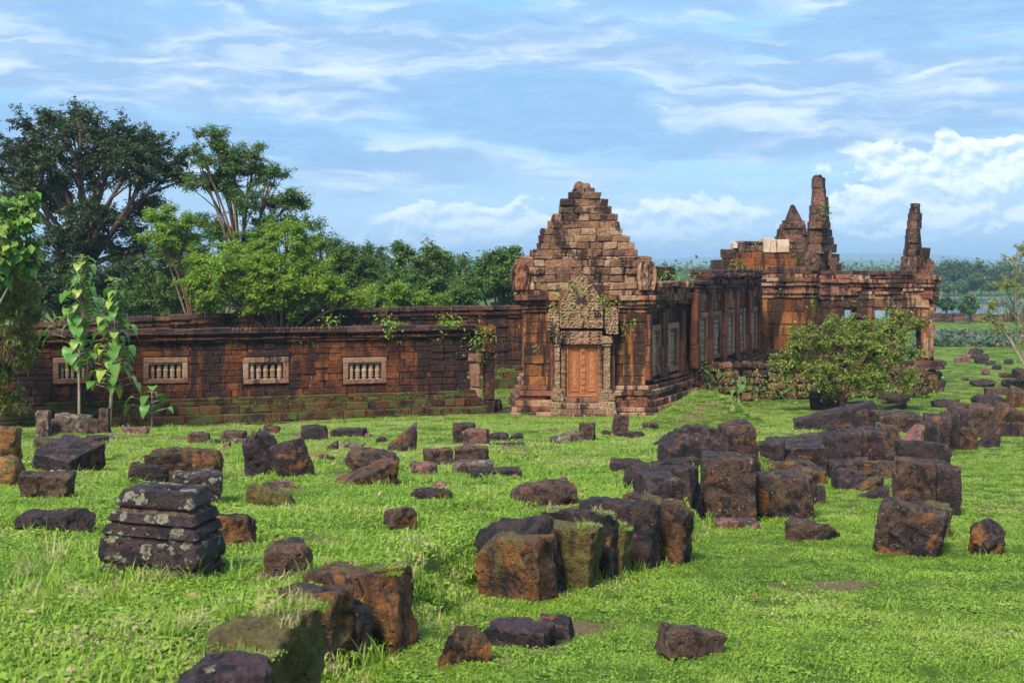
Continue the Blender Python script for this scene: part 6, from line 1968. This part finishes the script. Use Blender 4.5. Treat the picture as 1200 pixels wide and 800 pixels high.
def clump(n, rad, h, w, r, lean=0.8, leafy=0.0):
    """a tuft of n curved, tapering blades; some are short oval weed leaves"""
    A_V, A_F, k0 = [], [], 0
    for i in range(n):
        a = r.uniform(0, 6.283); q = rad * math.sqrt(r.random())
        p = np.array([q * math.cos(a), q * math.sin(a), -0.008])
        d = r.uniform(0, 6.283); dv = np.array([math.cos(d), math.sin(d), 0]); sv = np.array([-math.sin(d), math.cos(d), 0])
        if r.random() < leafy:
            L = h * r.uniform(0.35, 0.6); W_ = w * 3.2 * r.uniform(.7, 1.2); le = r.uniform(0.8, 1.6); st = (0.0, 0.4, 0.75, 1.0); ws = (0.2, 1.0, 0.7, 0.05)
            p = p + np.array([0, 0, h * r.uniform(0.1, 0.5)])
        else:
            L = h * r.uniform(0.5, 1.25); W_ = w * r.uniform(.7, 1.3); le = lean * r.uniform(0.3, 1.4); st = (0.0, 0.4, 0.75, 1.0); ws = (1.0, 0.85, 0.5, 0.04)
        V = []
        for t, wt in zip(st, ws):
            ang = le * t
            c = p + dv * L * t * math.sin(ang) + np.array([0, 0, 1]) * L * t * math.cos(ang)
            V += [c + sv * W_ * wt / 2, c - sv * W_ * wt / 2]
        A_V.append(np.array(V))
        A_F.append(np.array([(0, 1, 3, 2), (2, 3, 5, 4), (4, 5, 7, 6)]) + k0)
        k0 += 8
    return np.concatenate(A_V), np.concatenate(A_F)


def occupied():
    """footprints of the stones, so that blades do not sprout through them"""
    out = []
    for o in bpy.data.objects:
        if o.type == 'MESH' and o.get('category') and o.get('kind') is None and o.parent is None and o.name.split('.')[0] not in ('rubble_wall', 'lakeside_wall'):
            co = np.array([v[:] for v in o.bound_box])
            if o.location.z + co[:, 2].max() < G(o.location.x, o.location.y) + 0.10: continue
            out.append((o.location.x, o.location.y, o.rotation_euler.z, (co[:, 0].max() - co[:, 0].min()) * 0.45 - 0.035, (co[:, 1].max() - co[:, 1].min()) * 0.45 - 0.035))
    return out


def clear_of(x, y, occ):
    keep = np.ones(len(x), bool)
    for ox, oy, a, hx, hy in occ:
        m = (np.abs(x - ox) < hx + hy) & (np.abs(y - oy) < hx + hy)
        if not m.any(): continue
        dx, dy = x[m] - ox, y[m] - oy
        u, v = dx * math.cos(a) + dy * math.sin(a), -dx * math.sin(a) + dy * math.cos(a)
        idx = np.where(m)[0]
        keep[idx[(np.abs(u) < hx) & (np.abs(v) < hy)]] = False
    return keep


def buildings_mask(x, y):
    """true where a building stands"""
    b = np.zeros(len(x), bool)
    def fr(f, u0, u1, v0, v1):
        q = np.stack([x, y], -1) - f.o
        u, v = q @ f.U, q @ f.N
        return (u > u0) & (u < u1) & (v > v0) & (v < v1)
    b |= fr(fw, -2, WL + 0.3, -0.6, 1.45) | fr(fb, 0, BL, -0.6, 1.25) | fr(fp, xl - .8, Xp(742), -3, 0.82) | fr(fs, -0.2, LEN1, -5.5, 0.9)
    b |= fr(fg, 0, GL, -6, 0.6) | fr(fh, Xh(880), Xh(1092), -6, 0.9)
    return b


def make_grass():
    r = np.random.default_rng(9)
    coll = bpy.data.collections.new('grass_tufts')
    def src(nm, i, **k):
        V, Fq = clump(r=r, **k)
        o = mesh_np(nm, V, Fq, GRASS)
        COL.objects.unlink(o)
        coll.objects.link(o)
    names = []
    specs = [dict(n=70, rad=0.13, h=0.042, w=0.0062, lean=1.3, leafy=0.35), dict(n=64, rad=0.13, h=0.052, w=0.0062, lean=1.1, leafy=0.25), dict(n=70, rad=0.14, h=0.036, w=0.007, lean=1.4, leafy=0.55),
             dict(n=60, rad=0.12, h=0.066, w=0.0062, lean=1.0, leafy=0.15), dict(n=40, rad=0.10, h=0.12, w=0.0075, lean=0.9, leafy=0.1), dict(n=26, rad=0.07, h=0.20, w=0.009, lean=0.7, leafy=0.0),
             dict(n=46, rad=0.13, h=0.055, w=0.011, lean=1.2, leafy=0.9)]
    for i, s in enumerate(specs):
        src('tuft_%02d' % i, i, **s)
    occ = occupied()
    # trodden, bare rims of soil round the feet of the stones
    gm = bpy.data.objects['ground'].data
    co = np.empty(len(gm.vertices) * 3, np.float32); gm.vertices.foreach_get('co', co); co = co.reshape(-1, 3)
    so = np.empty(len(co), np.float32); gm.attributes['soil'].data.foreach_get('value', so)
    near = np.where((co[:, 1] > 3) & (co[:, 1] < 45) & (np.abs(co[:, 0]) < 24))[0]
    for ox, oy, a, hx, hy in occ:
        m = near[(np.abs(co[near, 0] - ox) < hx + hy + .4) & (np.abs(co[near, 1] - oy) < hx + hy + .4)]
        dx, dy = co[m, 0] - ox, co[m, 1] - oy
        u, v = dx * math.cos(a) + dy * math.sin(a), -dx * math.sin(a) + dy * math.cos(a)
        dist = np.hypot(np.maximum(np.abs(u) - hx, 0), np.maximum(np.abs(v) - hy, 0))
        so[m] = np.maximum(so[m], (1 - sstep(dist, 0.04, 0.20)) * 0.9)
    gm.attributes['soil'].data.foreach_set('value', so)
    def rim(x, y):
        k = np.ones(len(x), bool)
        for ox, oy, a, hx, hy in occ:
            m = np.where((np.abs(x - ox) < hx + hy + .3) & (np.abs(y - oy) < hx + hy + .3))[0]
            dx, dy = x[m] - ox, y[m] - oy
            u, v = dx * math.cos(a) + dy * math.sin(a), -dx * math.sin(a) + dy * math.cos(a)
            dist = np.hypot(np.maximum(np.abs(u) - hx, 0), np.maximum(np.abs(v) - hy, 0))
            k[m] &= dist > r.uniform(-0.12, 0.16, len(m))
        return k
    Pts, Sc, Tn, Ix, Rz = [], [], [], [], []
    def zone(y0, y1, dens, scale, probs, tmax=0.50):
        area = (y1 * y1 - y0 * y0) * tmax
        n = int(area * dens)
        y = np.sqrt(r.uniform(y0 * y0, y1 * y1, n)); t = r.uniform(-tmax, tmax, n); x = t * y
        k = clear_of(x, y, occ) & rim(x, y) & ~buildings_mask(x, y)
        k &= ~((sstep(x + (y - 220) * 0.1, 38, 52) > 0.5) & (y > 224))
        pv_ = np.stack([x, y, x * 0], -1)
        bare = fbm(pv_ * 0.9 + 31, 4)
        k &= soil(x, y) < r.uniform(0.12, 1.25, n)
        x, y = x[k], y[k]; n = len(x)
        big = 0.5 + 0.5 * fbm(np.stack([x, y, x * 0], -1) * 0.28 + 3, 3)
        fine = 0.5 + 0.5 * fbm(np.stack([x, y, x * 0], -1) * 1.7 + 7, 3)
        d = line_dist(x, y)
        dryp = sstep(fbm(np.stack([x, y, x * 0], -1) * 0.75 + 21, 4), 0.02, 0.42) * (0.62 - 0.40 * (d > 0))
        tint = np.clip(0.10 + 0.62 * big + 0.8 * (fine - 0.5) + 0.20 * sstep(y, 9, 24) + dryp * 0.6 + r.normal(0, 0.13, n), 0, 1)
        lush = 1 - 0.30 * (d > 0) * (y < 40)
        Pts.append(np.stack([x, y, ground(x, y)], -1))
        Sc.append(scale * r.uniform(0.75, 1.25, n) * (0.75 + 0.5 * fine) * lush)
        Tn.append(tint); Rz.append(r.uniform(0, 6.283, n))
        Ix.append(r.choice(len(specs), n, p=probs))
    zone(3.6, 8.5, 130, 1.0, (.28, .25, .25, .14, .02, .0, .06), 0.75)
    zone(8.5, 15, 78, 1.1, (.28, .25, .25, .14, .02, .0, .06), 0.66)
    zone(15, 28, 32, 1.3, (.28, .22, .24, .14, .04, .0, .08), 0.6)
    zone(28, 54, 11, 1.55, (.34, .24, .24, .12, .02, .0, .04))
    zone(54, 110, 2.6, 2.2, (.4, .3, .3, 0, 0, 0, 0))
    zone(110, 215, 0.5, 3.5, (.5, .3, .2, 0, 0, 0, 0))
    # longer growth round the feet of the stones and on the mound
    ex, ey = [], []
    for ox, oy, a, hx, hy in occ:
        if oy > 40: continue
        n = int(min(60, 26 * (hx + hy) * (1.0 if oy < 15 else 0.6) + 3))
        s = r.uniform(-1.08, 1.08, n); side = r.integers(0, 4, n)
        u = np.where(side < 2, s * (hx + .03), np.where(side == 2, hx + .06, -hx - .06)); v = np.where(side < 2, np.where(side == 0, -hy - .05, hy + .05), s * (hy + .03))
        ex.append(ox + u * math.cos(a) - v * math.sin(a)); ey.append(oy + u * math.sin(a) + v * math.cos(a))
    ex.append(r.normal(MOUND[0], 0.95, 420)); ey.append(r.normal(MOUND[1], 1.1, 420))
    gx, gy, _ = hit(190, 690)
    ex.append(r.normal(gx, 0.42, 60)); ey.append(r.normal(gy - 0.05, 0.10, 60))
    gx, gy, _ = hit(60, 690)
    ex.append(r.normal(gx, 0.7, 120)); ey.append(r.normal(gy, 0.6, 120))
    for (ax, ay), (bx, by) in zip(_LINE[1:-2], _LINE[2:-1]):
        n = int(np.hypot(bx - ax, by - ay) * 42)
        t_ = r.random(n); off = r.uniform(-0.6, 0.1, n); L_ = np.hypot(bx - ax, by - ay)
        ex.append(ax + (bx - ax) * t_ + off * (by - ay) / L_); ey.append(ay + (by - ay) * t_ - off * (bx - ax) / L_)
    ex, ey = np.concatenate(ex), np.concatenate(ey)
    k = clear_of(ex, ey, occ)
    ex, ey = ex[k], ey[k]
    ez = ground(ex, ey)
    # moss-bound turf on top of the mossy stones
    bpy.context.view_layer.update()
    for o in list(bpy.data.objects):
        lab = o.get('label', '')
        if o.type == 'MESH' and ('moss-covered block' in lab or 'golden mossy' in lab or 'mossy flat-topped' in lab or 'thin yellow-brown slab' in lab or 'large dark orange block' in lab):
            mw = o.matrix_world
            up = [mw @ v.co for v in o.data.vertices if (mw.to_3x3() @ v.normal).z > 0.75]
            up = np.array([q[:] for q in up])
            nn_ = vnoise(up * 7.0)
            up = up[(nn_ > r.uniform(-0.1, 0.5, len(up)))]
            up = up[r.permutation(len(up))[:60 if 'moss-covered' in lab else 16]]
            ex = np.concatenate([ex, up[:, 0]]); ey = np.concatenate([ey, up[:, 1]]); ez = np.concatenate([ez, up[:, 2]])
    n = len(ex)
    onst = ez > ground(ex, ey) + 0.03
    Pts.append(np.stack([ex, ey, ez], -1)); Sc.append(r.uniform(0.6, 1.1, n) * np.where(ey > 15, 1.3, 1.0) * np.where(onst, 0.5, 1.0))
    Tn.append(np.where(r.random(n) < 0.22, 1.25, np.clip(r.normal(0.42, 0.25, n), 0, 1))); Rz.append(r.uniform(0, 6.28, n))
    Ix.append(r.choice(len(specs), n, p=(.18, .22, .10, .25, .15, .07, .03)))
    Pts, Sc, Tn, Rz, Ix = map(np.concatenate, (Pts, Sc, Tn, Rz, Ix))
    me = bpy.data.meshes.new('grass')
    me.vertices.add(len(Pts)); me.vertices.foreach_set('co', Pts.astype(np.float32).ravel())
    for nm, arr, ty in (('sc', Sc, 'FLOAT'), ('tint', Tn, 'FLOAT'), ('rz', Rz, 'FLOAT'), ('ix', Ix, 'INT')):
        a = me.attributes.new(nm, ty, 'POINT')
        a.data.foreach_set('value', arr.astype(np.int32 if ty == 'INT' else np.float32))
    o = bpy.data.objects.new('grass', me)
    COL.objects.link(o)
    set_props(o, 'short bright green lawn grass with weeds and longer tufts round the stones', 'grass', kind='stuff')
    ng = bpy.data.node_groups.new('scatter_grass', 'GeometryNodeTree')
    ng.interface.new_socket('Geometry', in_out='INPUT', socket_type='NodeSocketGeometry')
    ng.interface.new_socket('Geometry', in_out='OUTPUT', socket_type='NodeSocketGeometry')
    N = ng.nodes; L = ng.links
    gi, go = N.new('NodeGroupInput'), N.new('NodeGroupOutput')
    ci = N.new('GeometryNodeCollectionInfo'); ci.inputs['Collection'].default_value = coll
    ci.inputs['Separate Children'].default_value = True; ci.inputs['Reset Children'].default_value = True
    m2p = N.new('GeometryNodeMeshToPoints')
    iop = N.new('GeometryNodeInstanceOnPoints'); iop.inputs['Pick Instance'].default_value = True
    def attr(nm, ty):
        a = N.new('GeometryNodeInputNamedAttribute'); a.data_type = ty; a.inputs[0].default_value = nm
        return a.outputs[0]
    cx_ = N.new('ShaderNodeCombineXYZ'); L.new(attr('rz', 'FLOAT'), cx_.inputs[2])
    sx = N.new('ShaderNodeCombineXYZ')
    for i in range(3): L.new(attr('sc', 'FLOAT'), sx.inputs[i])
    e2r = N.new('FunctionNodeEulerToRotation'); L.new(cx_.outputs[0], e2r.inputs[0])
    L.new(gi.outputs[0], m2p.inputs[0]); L.new(m2p.outputs[0], iop.inputs['Points'])
    L.new(ci.outputs[0], iop.inputs['Instance']); L.new(attr('ix', 'INT'), iop.inputs['Instance Index'])
    L.new(e2r.outputs[0], iop.inputs['Rotation']); L.new(sx.outputs[0], iop.inputs['Scale'])
    L.new(iop.outputs[0], go.inputs[0])
    md = o.modifiers.new('scatter', 'NODES'); md.node_group = ng
    print('grass tufts', len(Pts))


make_grass()
